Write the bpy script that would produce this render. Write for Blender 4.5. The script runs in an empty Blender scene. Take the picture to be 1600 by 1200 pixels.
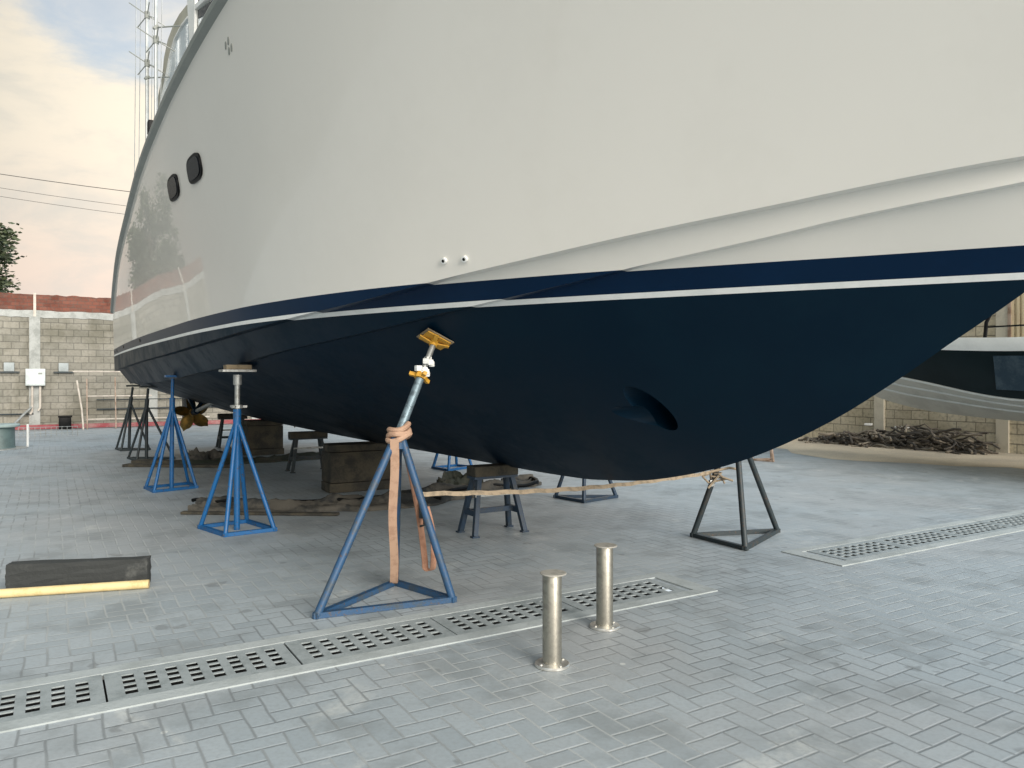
import bpy, bmesh, math, random
from mathutils import Vector, Matrix
from mathutils import noise as mnoise
from mathutils.bvhtree import BVHTree

R = math.radians
sc = bpy.context.scene
COL = sc.collection
random.seed(7)

# ------------------------------------------------------------------ helpers
def pchip(xs, ys):
    n = len(xs)
    h = [xs[i+1]-xs[i] for i in range(n-1)]
    d = [(ys[i+1]-ys[i])/h[i] for i in range(n-1)]
    m = [0.0]*n
    for i in range(1, n-1):
        if d[i-1]*d[i] > 0:
            w1 = 2*h[i]+h[i-1]; w2 = h[i]+2*h[i-1]
            m[i] = (w1+w2)/(w1/d[i-1]+w2/d[i])
    m[0] = d[0]; m[-1] = d[-1]
    def f(x):
        x = min(max(x, xs[0]), xs[-1])
        i = 0
        while i < n-2 and x > xs[i+1]: i += 1
        t = (x-xs[i])/h[i]
        return ((2*t**3-3*t*t+1)*ys[i]+(t**3-2*t*t+t)*h[i]*m[i]
                + (-2*t**3+3*t*t)*ys[i+1]+(t**3-t*t)*h[i]*m[i+1])
    return f

def frame(d):
    d = Vector(d).normalized()
    a = Vector((0, 0, 1)) if abs(d.z) < 0.95 else Vector((1, 0, 0))
    x = a.cross(d).normalized()
    return x, d.cross(x), d

def tube(bm, pts, r, n=10, r2=None, cap=True):
    """round tube along a polyline"""
    pts = [Vector(p) for p in pts]
    rings = []
    m = len(pts)
    px = None
    for i, p in enumerate(pts):
        d = (pts[min(i+1, m-1)]-pts[max(i-1, 0)])
        x, y, _ = frame(d)
        if px is not None:
            dd = d.normalized()
            x = (px-dd*px.dot(dd)).normalized(); y = dd.cross(x)
        px = x
        rr = r if r2 is None else r+(r2-r)*i/max(m-1, 1)
        rings.append([bm.verts.new(p+(x*math.cos(2*math.pi*k/n)+y*math.sin(2*math.pi*k/n))*rr) for k in range(n)])
    for a, b in zip(rings, rings[1:]):
        for k in range(n):
            f = bm.faces.new((a[k], a[(k+1) % n], b[(k+1) % n], b[k])); f.smooth = True
    if cap:
        bm.faces.new(rings[0][::-1]); bm.faces.new(rings[-1])
    return bm

def bar(bm, p, q, w, h, up=(0, 0, 1)):
    """rectangular bar from p to q"""
    p = Vector(p); q = Vector(q); d = (q-p).normalized()
    u = Vector(up)
    if abs(u.dot(d)) > 0.98: u = Vector((1, 0, 0))
    x = d.cross(u).normalized(); y = x.cross(d)
    vs = []
    for c in (p, q):
        for sx, sy in ((-1, -1), (1, -1), (1, 1), (-1, 1)):
            vs.append(bm.verts.new(c+x*sx*w/2+y*sy*h/2))
    for f in ((3, 2, 1, 0), (4, 5, 6, 7), (0, 1, 5, 4), (1, 2, 6, 5), (2, 3, 7, 6), (3, 0, 4, 7)):
        bm.faces.new([vs[i] for i in f])
    return bm

def box(bm, c, s, rz=0.0, M=None):
    M = M or Matrix.Translation(Vector(c)) @ Matrix.Rotation(rz, 4, 'Z')
    vs = [bm.verts.new(M @ Vector((sx*s[0]/2, sy*s[1]/2, sz*s[2]/2))) for sz in (-1, 1) for sx, sy in ((-1, -1), (1, -1), (1, 1), (-1, 1))]
    for f in ((3, 2, 1, 0), (4, 5, 6, 7), (0, 1, 5, 4), (1, 2, 6, 5), (2, 3, 7, 6), (3, 0, 4, 7)):
        bm.faces.new([vs[i] for i in f])
    return bm

def lathe(bm, prof, n=28, c=(0, 0, 0)):
    """prof: (radius, z) list"""
    c = Vector(c); rings = []
    for r, z in prof:
        rings.append([bm.verts.new(c+Vector((r*math.cos(2*math.pi*k/n), r*math.sin(2*math.pi*k/n), z))) for k in range(n)])
    for a, b in zip(rings, rings[1:]):
        for k in range(n):
            bm.faces.new((a[k], a[(k+1) % n], b[(k+1) % n], b[k]))
    bm.faces.new(rings[0][::-1]); bm.faces.new(rings[-1])
    return bm

def bevel(bm, w, seg=2):
    bmesh.ops.bevel(bm, geom=[e for e in bm.edges], offset=w, segments=seg, affect='EDGES', profile=0.6, clamp_overlap=True)
    return bm

def origin(o):
    v = Vector((0, 0, 0))
    while o is not None:
        v += o.location; o = o.parent
    return v

def props(o, label=None, cat=None, group=None, kind=None):
    if label: o['label'] = label
    if cat: o['category'] = cat
    if group: o['group'] = group
    if kind: o['kind'] = kind
    return o

def autosmooth(bm, ang=35):
    for f in bm.faces: f.smooth = True
    for e in bm.edges:
        if len(e.link_faces) == 2:
            e.smooth = e.calc_face_angle(0) < R(ang)

def mk(name, bm, mat, parent=None, world=True, smooth=35):
    """ONE mesh object; with world=True the vertices are world metres"""
    if smooth: 
        bmesh.ops.recalc_face_normals(bm, faces=bm.faces[:])
        autosmooth(bm, smooth)
    me = bpy.data.meshes.new(name)
    bm.to_mesh(me); bm.free()
    o = bpy.data.objects.new(name, me); COL.objects.link(o)
    me.materials.append(mat)
    if parent is not None:
        o.parent = parent
        if world:
            me.transform(Matrix.Translation(-origin(parent)))
    return o

def solo(name, bm, mat, label, cat, loc=(0, 0, 0), group=None, kind=None, smooth=35):
    o = mk(name, bm, mat, None, smooth=smooth)
    o.data.transform(Matrix.Translation(-Vector(loc))); o.location = loc
    return props(o, label, cat, group, kind)

def thing(name, label, cat, loc=(0, 0, 0), rz=0.0, group=None):
    o = bpy.data.objects.new(name, None); COL.objects.link(o)
    o.empty_display_size = 0.2
    o.location = loc; o.rotation_euler = (0, 0, rz)
    return props(o, label, cat, group)

NB = bmesh.new

# ------------------------------------------------------------------ materials
class NT:
    def __init__(s, name):
        s.m = bpy.data.materials.new(name); s.m.use_nodes = True
        s.t = s.m.node_tree; s.b = s.t.nodes['Principled BSDF']
        s.out = s.t.nodes['Material Output']
    def n(s, typ, **kw):
        x = s.t.nodes.new(typ)
        for k, v in kw.items(): setattr(x, k, v)
        return x
    def l(s, a, b): s.t.links.new(a, b)
    def val(s, sock, v):
        if isinstance(v, (int, float)): sock.default_value = v
        elif isinstance(v, (tuple, list)): sock.default_value = v if len(v) != 3 or sock.type != 'RGBA' else (*v, 1)
        else: s.l(v, sock)
    def math(s, op, a, b=None, c=None):
        x = s.n('ShaderNodeMath', operation=op)
        s.val(x.inputs[0], a)
        if b is not None: s.val(x.inputs[1], b)
        if c is not None: s.val(x.inputs[2], c)
        return x.outputs[0]
    def mix(s, f, a, b, blend='MIX'):
        x = s.n('ShaderNodeMix', data_type='RGBA', blend_type=blend)
        s.val(x.inputs[0], f); s.val(x.inputs[6], a); s.val(x.inputs[7], b)
        return x.outputs[2]
    def coord(s): return s.n('ShaderNodeTexCoord').outputs['Object']
    def noise(s, vec, scale, detail=4, rough=0.55, dist=0.0):
        x = s.n('ShaderNodeTexNoise'); s.l(vec, x.inputs['Vector'])
        x.inputs['Scale'].default_value = scale; x.inputs['Detail'].default_value = detail
        x.inputs['Roughness'].default_value = rough; x.inputs['Distortion'].default_value = dist
        return x.outputs['Fac']
    def ramp(s, f, lo, hi):
        x = s.n('ShaderNodeMapRange', interpolation_type='SMOOTHSTEP')
        s.val(x.inputs[0], f); x.inputs[1].default_value = lo; x.inputs[2].default_value = hi
        return x.outputs[0]
    def bump(s, h, strength=0.3, dist=0.01):
        x = s.n('ShaderNodeBump'); s.l(h, x.inputs['Height'])
        x.inputs['Strength'].default_value = strength; x.inputs['Distance'].default_value = dist
        s.l(x.outputs[0], s.b.inputs['Normal'])
    def set(s, col=None, rough=None, metal=None, spec=None, coat=None, coatr=None):
        I = s.b.inputs
        if col is not None: s.val(I['Base Color'], col)
        if rough is not None: s.val(I['Roughness'], rough)
        if metal is not None: s.val(I['Metallic'], metal)
        if spec is not None: I['Specular IOR Level'].default_value = spec
        if coat is not None: I['Coat Weight'].default_value = coat
        if coatr is not None: I['Coat Roughness'].default_value = coatr
        return s.m

def surf(name, col, col2=None, rough=0.6, scale=6.0, lo=0.45, hi=0.62, metal=0.0, bump=0.0, bscale=60, coat=None, coatr=0.05, spec=0.5, r2=None, chip=None):
    """base colour with a second colour (wear, dirt, grain) in noise patches"""
    t = NT(name); v = t.coord()
    if col2 is None: col2 = tuple(c*0.82 for c in col)
    n = t.noise(v, scale, 6)
    fine = t.noise(v, scale*9, 3)
    f = t.ramp(t.math('MULTIPLY_ADD', fine, 0.25, t.math('MULTIPLY', n, 0.75)), lo, hi)
    c = t.mix(f, col, col2)
    if chip:
        cn = t.noise(v, 42, 4, .6); c = t.mix(t.math('MULTIPLY', t.ramp(cn, .60, .66), .85), c, chip)
    rr = rough if r2 is None else t.math('MULTIPLY_ADD', f, r2-rough, rough)
    t.set(c, rr, metal, spec, coat, coatr)
    if bump: t.bump(t.noise(v, bscale, 5), bump, 0.01)
    return t.m

M = {}
M['gel'] = surf('white_gelcoat', (.80, .772, .715), (.785, .757, .70), .34, 1.2, coat=.6, coatr=.02, bump=.10, bscale=1.1)
M['bottom'] = surf('antifouling', (.0006, .0118, .0265), (.0012, .0145, .0295), .40, 1.6, .40, .66, spec=.13, r2=.55)
M['blue'] = surf('navy_stripe', (.0008, .0150, .046), (.0011, .017, .052), .35, 2, spec=.14)
M['wstripe'] = surf('white_stripe', (.86, .87, .85), (.78, .80, .785), .35, 5)
M['rail'] = surf('rail_grey', (.25, .265, .245), (.28, .29, .27), .4, 4)
M['black'] = surf('black_frame', (.003, .0035, .004), (.005, .005, .006), .4, 12, spec=.12)
M['glassd'] = surf('dark_glass', (.004, .006, .010), (.006, .008, .012), .22, 3, spec=.12)
M['vinyl'] = surf('clear_vinyl', (.56, .64, .70), (.64, .71, .75), .12, 1.5, coat=1)
M['beige'] = surf('beige_canvas', (.46, .44, .36), (.40, .38, .31), .6, 3)
M['whitep'] = surf('white_paint', (.78, .79, .77), (.70, .71, .69), .35, 4)
M['gunw'] = surf('gunwale_white', (.93, .93, .90), (.88, .88, .85), .3, 3)
M['alu'] = surf('anodised_pole', (.62, .64, .64), (.5, .52, .52), .35, 8, metal=.6)
M['bronze'] = surf('bronze', (.36, .20, .045), (.15, .11, .035), .42, 9, .38, .62, metal=.75)
M['bluep'] = surf('blue_paint', (.006, .10, .28), (.03, .06, .11), .42, 14, .52, .72, bump=.12, chip=(.07, .045, .035))
M['bluew'] = surf('worn_blue_paint', (.020, .070, .155), (.045, .065, .085), .5, 13, .45, .66, bump=.15, chip=(.085, .06, .05))
M['darkst'] = surf('dark_steel', (.022, .034, .040), (.045, .042, .036), .55, 11, .5, .7, bump=.15, chip=(.075, .045, .03))
M['bluedk'] = surf('dark_blue_paint', (.015, .036, .068), (.035, .045, .055), .5, 12, .45, .66, bump=.15)
M['galv'] = surf('galvanised_steel', (.40, .41, .40), (.27, .27, .25), .45, 18, metal=.55, bump=.1)
M['galvblue'] = surf('galvanised_bluish', (.20, .27, .31), (.09, .12, .14), .45, 22, metal=.45, bump=.1)
M['yellow'] = surf('yellow_paint', (.62, .33, .035), (.42, .22, .05), .5, 16, .5, .7)
M['stain'] = surf('stainless', (.42, .40, .345), (.32, .305, .265), .34, 30, metal=.9, r2=.42)
M['stain2'] = surf('stainless_plate', (.76, .75, .71), (.60, .58, .53), .34, 20, metal=.8)
M['stainm'] = surf('matt_stainless', (.52, .50, .45), (.40, .385, .34), .55, 25, metal=.5)
M['strap'] = surf('tan_webbing', (.46, .30, .21), (.36, .22, .15), .85, 16, bump=.3, bscale=260)
M['strapr'] = surf('rust_webbing', (.35, .19, .125), (.27, .135, .085), .85, 16, bump=.3, bscale=260)
M['rope'] = surf('cream_rope', (.34, .27, .19), (.22, .18, .13), .9, 20, bump=.4, bscale=200)
M['wood'] = surf('weathered_timber', (.075, .064, .044), (.030, .029, .024), .85, 5, .40, .62, bump=.5, bscale=30)
M['woodp'] = surf('pale_timber', (.30, .235, .15), (.16, .12, .08), .85, 9, bump=.4, bscale=40)
M['beam'] = surf('blackened_timber', (.030, .033, .033), (.075, .078, .075), .8, 5, .55, .72, bump=.5, bscale=35)
M['pole'] = surf('bare_pole', (.66, .52, .27), (.55, .42, .20), .6, 8, bump=.15)
M['tarp'] = surf('dirty_tarp', (.088, .080, .066), (.020, .022, .022), .8, 2.6, .42, .60, bump=1.0, bscale=14)
M['tarpg'] = surf('green_tarp', (.030, .036, .026), (.075, .065, .048), .75, 5, .5, .66, bump=.5, bscale=20)
M['conc'] = surf('concrete', (.375, .41, .415), (.29, .32, .32), .9, 4, .42, .66, bump=.3, bscale=45)
M['concw'] = surf('worn_concrete', (.40, .41, .395), (.27, .28, .265), .9, 3, .42, .66, bump=.3, bscale=30)
M['concp'] = surf('lit_concrete', (.66, .61, .50), (.54, .49, .40), .9, 3, .42, .66, bump=.3, bscale=30)  # pillar concrete lightened to carry the light falling on the right wall
M['grate'] = surf('cast_grate', (.30, .335, .345), (.22, .25, .255), .65, 9, .42, .66, bump=.3, bscale=90)
M['void'] = surf('channel', (.012, .014, .015), (.02, .02, .02), .9, 6)
M['box'] = surf('box_grey', (.58, .63, .63), (.48, .52, .52), .5, 6)
M['pvc'] = surf('pvc_pipe', (.55, .50, .44), (.42, .37, .32), .6, 6)
M['rustpipe'] = surf('rusty_pipe', (.40, .31, .25), (.24, .16, .11), .75, 6)
M['redk'] = surf('red_kerb', (.27, .055, .065), (.33, .17, .165), .75, 1.6, .40, .60)
M['teal'] = surf('teal_steel', (.10, .15, .15), (.075, .11, .11), .55, 4)
M['tealtop'] = surf('teal_plate', (.34, .42, .41), (.28, .35, .34), .5, 4)
M['heap'] = surf('old_rope', (.115, .098, .08), (.055, .05, .045), .95, 3, .42, .6)
M['heapl'] = surf('pale_old_rope', (.26, .225, .18), (.15, .13, .105), .95, 3, .42, .6)
M['bark'] = surf('bark', (.10, .075, .055), (.06, .045, .035), .9, 5, bump=.6, bscale=20)
M['wire'] = surf('cable', (.05, .045, .045), None, .6)
M['boat2'] = surf('dark_hull_paint', (.0045, .012, .014), (.006, .014, .017), .35, 2, spec=.18)
M['boat2b'] = surf('grey_bottom', (.62, .605, .55), (.53, .515, .47), .5, 2)
M['sheet'] = surf('tan_sheet', (.74, .63, .42), (.66, .52, .35), .6, 1.3)
M['bluegl'] = surf('bluish_window', (.025, .045, .065), (.05, .075, .095), .2, 4, .42, .6, spec=.2)

def leaf_mat():
    t = NT('leaves'); g = t.n('ShaderNodeNewGeometry')
    r = g.outputs['Random Per Island']
    c = t.mix(r, (.028, .045, .018), (.085, .10, .045))
    return t.set(c, .55)
M['leaf'] = leaf_mat()

def block_wall_mat(name, c1, c2, mort, bw, rh, ms, stain, off=0.5):
    t = NT(name); v = t.coord()
    s = t.n('ShaderNodeSeparateXYZ'); t.l(v, s.inputs[0])
    cb = t.n('ShaderNodeCombineXYZ'); t.l(s.outputs[0], cb.inputs[0]); t.l(s.outputs[2], cb.inputs[1])
    # slightly wavy courses
    nz = t.n('ShaderNodeTexNoise'); t.l(v, nz.inputs['Vector']); nz.inputs['Scale'].default_value = 3
    ad = t.n('ShaderNodeVectorMath', operation='MULTIPLY_ADD')
    t.l(nz.outputs['Color'], ad.inputs[0]); ad.inputs[1].default_value = (.02, .02, 0); t.l(cb.outputs[0], ad.inputs[2])
    b = t.n('ShaderNodeTexBrick'); t.l(ad.outputs[0], b.inputs['Vector'])
    b.offset = off
    b.inputs['Scale'].default_value = 1; b.inputs['Brick Width'].default_value = bw
    b.inputs['Row Height'].default_value = rh; b.inputs['Mortar Size'].default_value = ms
    b.inputs['Mortar Smooth'].default_value = .35
    b.inputs['Color1'].default_value = (*c1, 1); b.inputs['Color2'].default_value = (*c2, 1)
    b.inputs['Mortar'].default_value = (*mort, 1)
    n = t.noise(v, .9, 7, .65); n2 = t.noise(v, 14, 4)
    c = t.mix(t.ramp(n, .42, .66), b.outputs['Color'], stain, 'MULTIPLY')
    c = t.mix(t.math('MULTIPLY', t.ramp(n2, .45, .7), .35), c, (.12, .11, .09), 'MIX')
    t.set(c, .92, spec=.25)
    h = t.math('MULTIPLY_ADD', b.outputs['Fac'], -1.0, t.math('MULTIPLY', n2, .5))
    t.bump(h, .6, .02)
    return t.m
M['block'] = block_wall_mat('concrete_block', (.315, .297, .255), (.24, .23, .198), (.165, .16, .14), .40, .20, .011, (.62, .62, .58))
M['blockr'] = block_wall_mat('lit_block', (.72, .65, .50), (.60, .535, .41), (.30, .27, .21), .40, .20, .011, (.74, .72, .68))  # lighter copy of the block: light on the right wall put into its colour
M['brick'] = block_wall_mat('red_brick', (.22, .085, .06), (.15, .058, .042), (.14, .09, .075), .20, .105, .008, (.7, .62, .6))

def paver_mat():
    t = NT('pavers')
    v = t.coord()
    rot = t.n('ShaderNodeVectorRotate', rotation_type='Z_AXIS'); t.l(v, rot.inputs['Vector'])
    rot.inputs['Angle'].default_value = R(-31)
    nz = t.n('ShaderNodeTexNoise'); t.l(v, nz.inputs['Vector']); nz.inputs['Scale'].default_value = 2.5
    wob = t.n('ShaderNodeVectorMath', operation='MULTIPLY_ADD')
    t.l(nz.outputs['Color'], wob.inputs[0]); wob.inputs[1].default_value = (.03, .03, 0); t.l(rot.outputs[0], wob.inputs[2])
    s = t.n('ShaderNodeSeparateXYZ'); t.l(wob.outputs[0], s.inputs[0])
    W = .107
    u = t.math('DIVIDE', s.outputs[0], W); w = t.math('DIVIDE', s.outputs[1], W)
    i = t.math('FLOOR', u); j = t.math('FLOOR', w)
    fu = t.math('SUBTRACT', u, i); fv = t.math('SUBTRACT', w, j)
    k = t.math('FLOORED_MODULO', t.math('SUBTRACT', i, j), 4.0)
    e = [t.math('COMPARE', k, float(q), .4) for q in range(4)]
    L = t.math('MULTIPLY_ADD', e[1], 10.0, fu)
    Rr = t.math('MULTIPLY_ADD', e[0], 10.0, t.math('SUBTRACT', 1.0, fu))
    B = t.math('MULTIPLY_ADD', e[2], 10.0, fv)
    T = t.math('MULTIPLY_ADD', e[3], 10.0, t.math('SUBTRACT', 1.0, fv))
    d = t.math('MINIMUM', t.math('MINIMUM', L, Rr), t.math('MINIMUM', B, T))
    i0 = t.math('SUBTRACT', i, e[1]); j0 = t.math('SUBTRACT', j, e[2])
    cb = t.n('ShaderNodeCombineXYZ'); t.l(i0, cb.inputs[0]); t.l(j0, cb.inputs[1])
    wn = t.n('ShaderNodeTexWhiteNoise', noise_dimensions='2D'); t.l(cb.outputs[0], wn.inputs['Vector'])
    rv = wn.outputs['Value']
    big = t.noise(v, .33, 5, .6); mid = t.noise(v, 1.7, 6, .62); fine = t.noise(v, 45, 4)
    base = t.mix(rv, (.305, .350, .378), (.360, .406, .434))
    base = t.mix(t.math('MULTIPLY', t.ramp(big, .44, .62), .42), base, (.340, .330, .322))      # faded reddish batches
    base = t.mix(t.math('MULTIPLY', t.ramp(mid, .48, .64), .50), base, (.185, .206, .212))         # damp, oily stains
    dust = t.noise(v, 1.1, 7, .7, 1.0)
    base = t.mix(t.math('MULTIPLY', t.ramp(dust, .56, .72), .55), base, (.60, .61, .58))        # pale cement dust
    base = t.mix(t.math('MULTIPLY', t.ramp(fine, .40, .7), .22), base, (.20, .21, .21))
    drip = t.noise(v, 3.1, 3, .5)
    base = t.mix(t.math('MULTIPLY', t.ramp(drip, .665, .70), .45), base, (.13, .135, .135))     # oil drips
    spk = t.n('ShaderNodeTexVoronoi'); t.l(v, spk.inputs['Vector']); spk.inputs['Scale'].default_value = 2.3
    base = t.mix(t.math('MULTIPLY', t.math('LESS_THAN', spk.outputs['Distance'], .035), .6), base, (.62, .63, .60))   # paint spots
    jl = t.ramp(t.noise(v, .45, 3), .42, .58)
    sp = t.n('ShaderNodeSeparateXYZ'); t.l(v, sp.inputs[0])
    jcol = t.mix(jl, (.15, .162, .168), (.42, .44, .435))                                            # bare / sand-filled joints
    jt = t.math('MULTIPLY', t.math('SUBTRACT', 1.0, t.ramp(d, .012, .085)), .66)
    c = t.mix(jt, base, jcol)
    t.set(c, t.math('MULTIPLY_ADD', mid, .3, .38), spec=.5)
    h = t.math('ADD', t.ramp(d, .0, .10), t.math('MULTIPLY', fine, .25))
    h = t.math('ADD', h, t.math('MULTIPLY', rv, .35))
    t.bump(h, .38, .006)
    return t.m
M['paver'] = paver_mat()

def sand_mat():
    t = NT('sandy_ground'); v = t.coord()
    n = t.noise(v, .8, 7, .65); f = t.noise(v, 30, 5)
    c = t.mix(t.ramp(n, .38, .64), (.62, .53, .40), (.50, .43, .335))
    c = t.mix(t.math('MULTIPLY', t.ramp(f, .4, .7), .3), c, (.22, .19, .15))
    t.set(c, .95, spec=.2); t.bump(f, .4, .01)
    return t.m
M['sand'] = sand_mat()

# ------------------------------------------------------------------ yard axes: u along the drain, n across it
UA = R(31); U = Vector((math.cos(UA), math.sin(UA), 0)); N = Vector((-math.sin(UA), math.cos(UA), 0))
def un(u, n, z=0.0): return U*u+N*n+Vector((0, 0, z))

# ------------------------------------------------------------------ ground with two drain channels cut out
NC = 4.20
D1 = (-9.0, 3.90); D2 = (5.56, 17.0); CW = .19       # channel half width
bm = NB()
us = [-140, D1[0], D1[1]-.07, D2[0]+.07, D2[1], 160]; ns = [-120, NC-CW, NC+CW, 160]
gv = [[bm.verts.new(un(a, b)) for b in ns] for a in us]
for i in range(len(us)-1):
    for j in range(len(ns)-1):
        if j == 1 and i in (1, 3): continue
        bm.faces.new((gv[i][j], gv[i+1][j], gv[i+1][j+1], gv[i][j+1]))
props(mk('ground', bm, M['paver'], smooth=0), kind='structure')

def drain(u0, u1, close_end, label, first):
    """frame of concrete kerb strips flush with the paving, iron grates over a dark channel"""
    t = thing('drain', label, 'drain', un((u0+u1)/2, NC, 0), 0, 'drainage channels in the paving')
    b = NB(); fw = .10; hw = .20
    for sgn in (-1, 1):
        box(b, un((u0+u1)/2, NC+sgn*(hw+fw/2), -.02), (u1-u0+.0, fw, .056), UA)
    e = u1+fw/2+.02 if close_end > 0 else u0-fw/2-.02
    box(b, un(e, NC, -.0195), (fw+.04, 2*hw+2*fw, .056), UA)
    mk('drain_frame', b, M['conc'], t)
    c = NB()
    box(c, un((u0+u1)/2, NC, -.20), (u1-u0+.1, 2*CW-.004, .02), UA)
    for sgn in (-1, 1):
        box(c, un((u0+u1)/2, NC+sgn*(CW-.008), -.11), (u1-u0+.1, .012, .18), UA)
    mk('channel', c, M['void'], t)
    k = 0
    PIT = .905; L = PIT-.010
    x1 = u1-.06 if close_end > 0 else u0+.06
    while True:
        a1 = x1-PIT*k if close_end > 0 else x1+PIT*(k+1)
        a0 = a1-L
        if a0 < u0 or a1 > u1 or k > 8: break
        g = NB()
        top = .006; th = .007
        cols = [0.0]; 
        for q in range(8): cols += [.075+q*.1005, .075+q*.1005+.056]
        cols.append(L)
        rows = [0.0]
        for q in range(4): rows += [.060+q*.0725, .060+q*.0725+.054]
        rows.append(2*hw-.008)
        jit = random.uniform(-.0015, .0015)
        vv = {}
        def V(i, j, z):
            key = (i, j, z)
            if key not in vv: vv[key] = g.verts.new(un(a0+cols[i], NC-hw+.004+rows[j], (top+jit) if z else (top-th)))
            return vv[key]
        for i in range(len(cols)-1):
            for j in range(len(rows)-1):
                hole = (i % 2 == 1) and (j % 2 == 1)
                if not hole:
                    g.faces.new((V(i, j, 1), V(i+1, j, 1), V(i+1, j+1, 1), V(i, j+1, 1)))
                else:
                    for (p, q), (r_, s_) in (((i, j), (i+1, j)), ((i+1, j), (i+1, j+1)), ((i+1, j+1), (i, j+1)), ((i, j+1), (i, j))):
                        g.faces.new((V(p, q, 1), V(r_, s_, 1), V(r_, s_, 0), V(p, q, 0)))
        n1, n2 = len(cols)-1, len(rows)-1
        for i in range(n1):
            g.faces.new((V(i, 0, 1), V(i+1, 0, 1), V(i+1, 0, 0), V(i, 0, 0))); g.faces.new((V(i, n2, 1), V(i+1, n2, 1), V(i+1, n2, 0), V(i, n2, 0)))
        for j in range(n2):
            g.faces.new((V(0, j, 1), V(0, j+1, 1), V(0, j+1, 0), V(0, j, 0))); g.faces.new((V(n1, j, 1), V(n1, j+1, 1), V(n1, j+1, 0), V(n1, j, 0)))
        mk('grate', g, M['grate'], t, smooth=20)
        k += 1
    return t
drain(D1[0], D1[1], 1, 'long drainage channel with cast grates running below the blue tripod and both bollards', True)
drain(D2[0], D2[1], -1, 'drainage channel with cast grates at the right edge, beside open paving', False)

# sandy strip along the right wall
RW0 = Vector((10.2, 15.2, 0)) - N*22            # a point of the right wall far behind the camera side
bm = NB(); rs = random.Random(3)
m_ = 60; row = []
for i in range(m_+1):
    nn = -16+i*(36/m_)
    w_ = 3.4+.5*math.sin(i*.7)+rs.uniform(-.25, .25)
    c = Vector((10.2, 15.2, 0))+N*nn
    row.append((bm.verts.new(c-U*.02+Vector((0, 0, .004))), bm.verts.new(c-U*w_+Vector((0, 0, .004)))))
for a, b in zip(row, row[1:]): bm.faces.new((a[0], a[1], b[1], b[0]))
props(mk('sand', bm, M['sand'], smooth=0), kind='structure')

# ------------------------------------------------------------------ the big yacht (local: x forward from the transom, y to port, z up)
C0 = Vector((-6.4, 17.5, 0)); HA = math.atan2(-.8417, .54)
YM = Matrix.Translation(C0) @ Matrix.Rotation(HA, 4, 'Z')
yacht = thing('motor_yacht', 'large white motor yacht with navy bottom paint propped up on stands and blocks', 'yacht', C0, HA)

kz = pchip([0, 1.3, 4, 6.5, 9, 11, 12.2, 12.99, 13.39, 13.7, 14.08, 14.48, 14.73, 14.97, 15.37, 15.77, 16.04, 16.25, 16.41, 16.9, 17.2],
           [.80, .72, .675, .65, .64, .638, .635, .646, .677, .709, .78, .882, .964, 1.059, 1.249, 1.489, 1.67, 1.806, 1.915, 2.25, 2.455])
ob = pchip([0, 3, 6, 9, 11, 12.1, 13, 13.8, 14.5, 15.08, 16, 16.6, 17.05, 17.3], [2.37, 2.47, 2.52, 2.52, 2.44, 2.29, 2.08, 1.82, 1.54, 1.27, .80, .48, .19, 0])
oz = pchip([0, 4, 9.46, 11.55, 12.14, 13.07, 13.74, 14.46, 15.09, 15.69, 16.09, 16.45, 16.8, 17.3],
           [1.665, 1.745, 1.848, 1.933, 1.974, 2.043, 2.121, 2.204, 2.282, 2.35, 2.398, 2.434, 2.462, 2.53])
cw = pchip([0, 8, 12, 14, 16.6, 17.05, 17.2], [.30, .28, .26, .22, .12, .08, .06])
iz = pchip([0, 3, 5.82, 7.91, 10.08, 11.37, 12.85, 13.75, 14.56, 14.86, 15.59, 15.92, 16.21, 16.57, 17.2],
           [1.40, 1.425, 1.472, 1.556, 1.643, 1.737, 1.855, 1.963, 2.071, 2.12, 2.226, 2.281, 2.318, 2.36, 2.455])
sb = pchip([0, 1, 2, 3, 4, 5, 6, 7, 8, 9, 10, 11, 12, 14, 16, 18, 19.6, 20.4],
           [2.404, 2.47, 2.536, 2.602, 2.66, 2.71, 2.755, 2.80, 2.838, 2.858, 2.862, 2.842, 2.798, 2.62, 2.25, 1.6, .7, 0])
sz = pchip([0, 1.5, 3.6, 6, 8, 10, 12, 14, 16, 18, 20.4], [2.93, 3.33, 3.62, 3.84, 4.02, 4.18, 4.335, 4.49, 4.65, 4.81, 5.0])

NS = 150
def uu(i):
    return i/NS
def section(i):
    u = uu(i)
    sk = 17.2*u; so = 17.3*u; ss = 20.4*u
    K = Vector((sk, 0, kz(sk)))
    ibv = max(ob(sk)-cw(sk), 0) if i < NS else 0
    I = Vector((sk, ibv, iz(sk))); O = Vector((so, ob(so), oz(so))); S = Vector((ss, sb(ss), sz(ss)))
    if i == NS: I = K.copy(); 
    pts = []
    I2 = Vector((sk, max(ibv-.075*min(1, ibv/.3), 0), I.z+.004)); O2 = Vector((so, max(O.y-.10*min(1, O.y/.3), 0), O.z+.006))
    if i == NS: I2 = I.copy(); O2 = O.copy()
    for q in range(11):
        t = q/10; p = K.lerp(I2, t)
        p.z -= .035*math.sin(math.pi*t)*(1-u**6); pts.append(p)
    for q in range(4): pts.append(I.lerp(O2, q/3))
    pw = 1.0+.75*max(0, (u-.35)/.65)**1.3
    for q in range(17):
        t = q/16; p = O.lerp(S, t)
        p.y = O.y+(S.y-O.y)*t**pw
        pts.append(p)
    return pts
secs = [section(i) for i in range(NS+1)]
bm = NB()
NPT = len(secs[0])
g = {}
for i in range(NS+1):
    for j in range(NPT):
        p = secs[i][j]
        for sd in (-1, 1):                       # -1 starboard, +1 port
            if j == 0 or p.y < 1e-4:
                if (i, j, -1) in g: g[(i, j, sd)] = g[(i, j, -1)]; continue
            g[(i, j, sd)] = bm.verts.new((p.x, sd*p.y, p.z))
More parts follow.
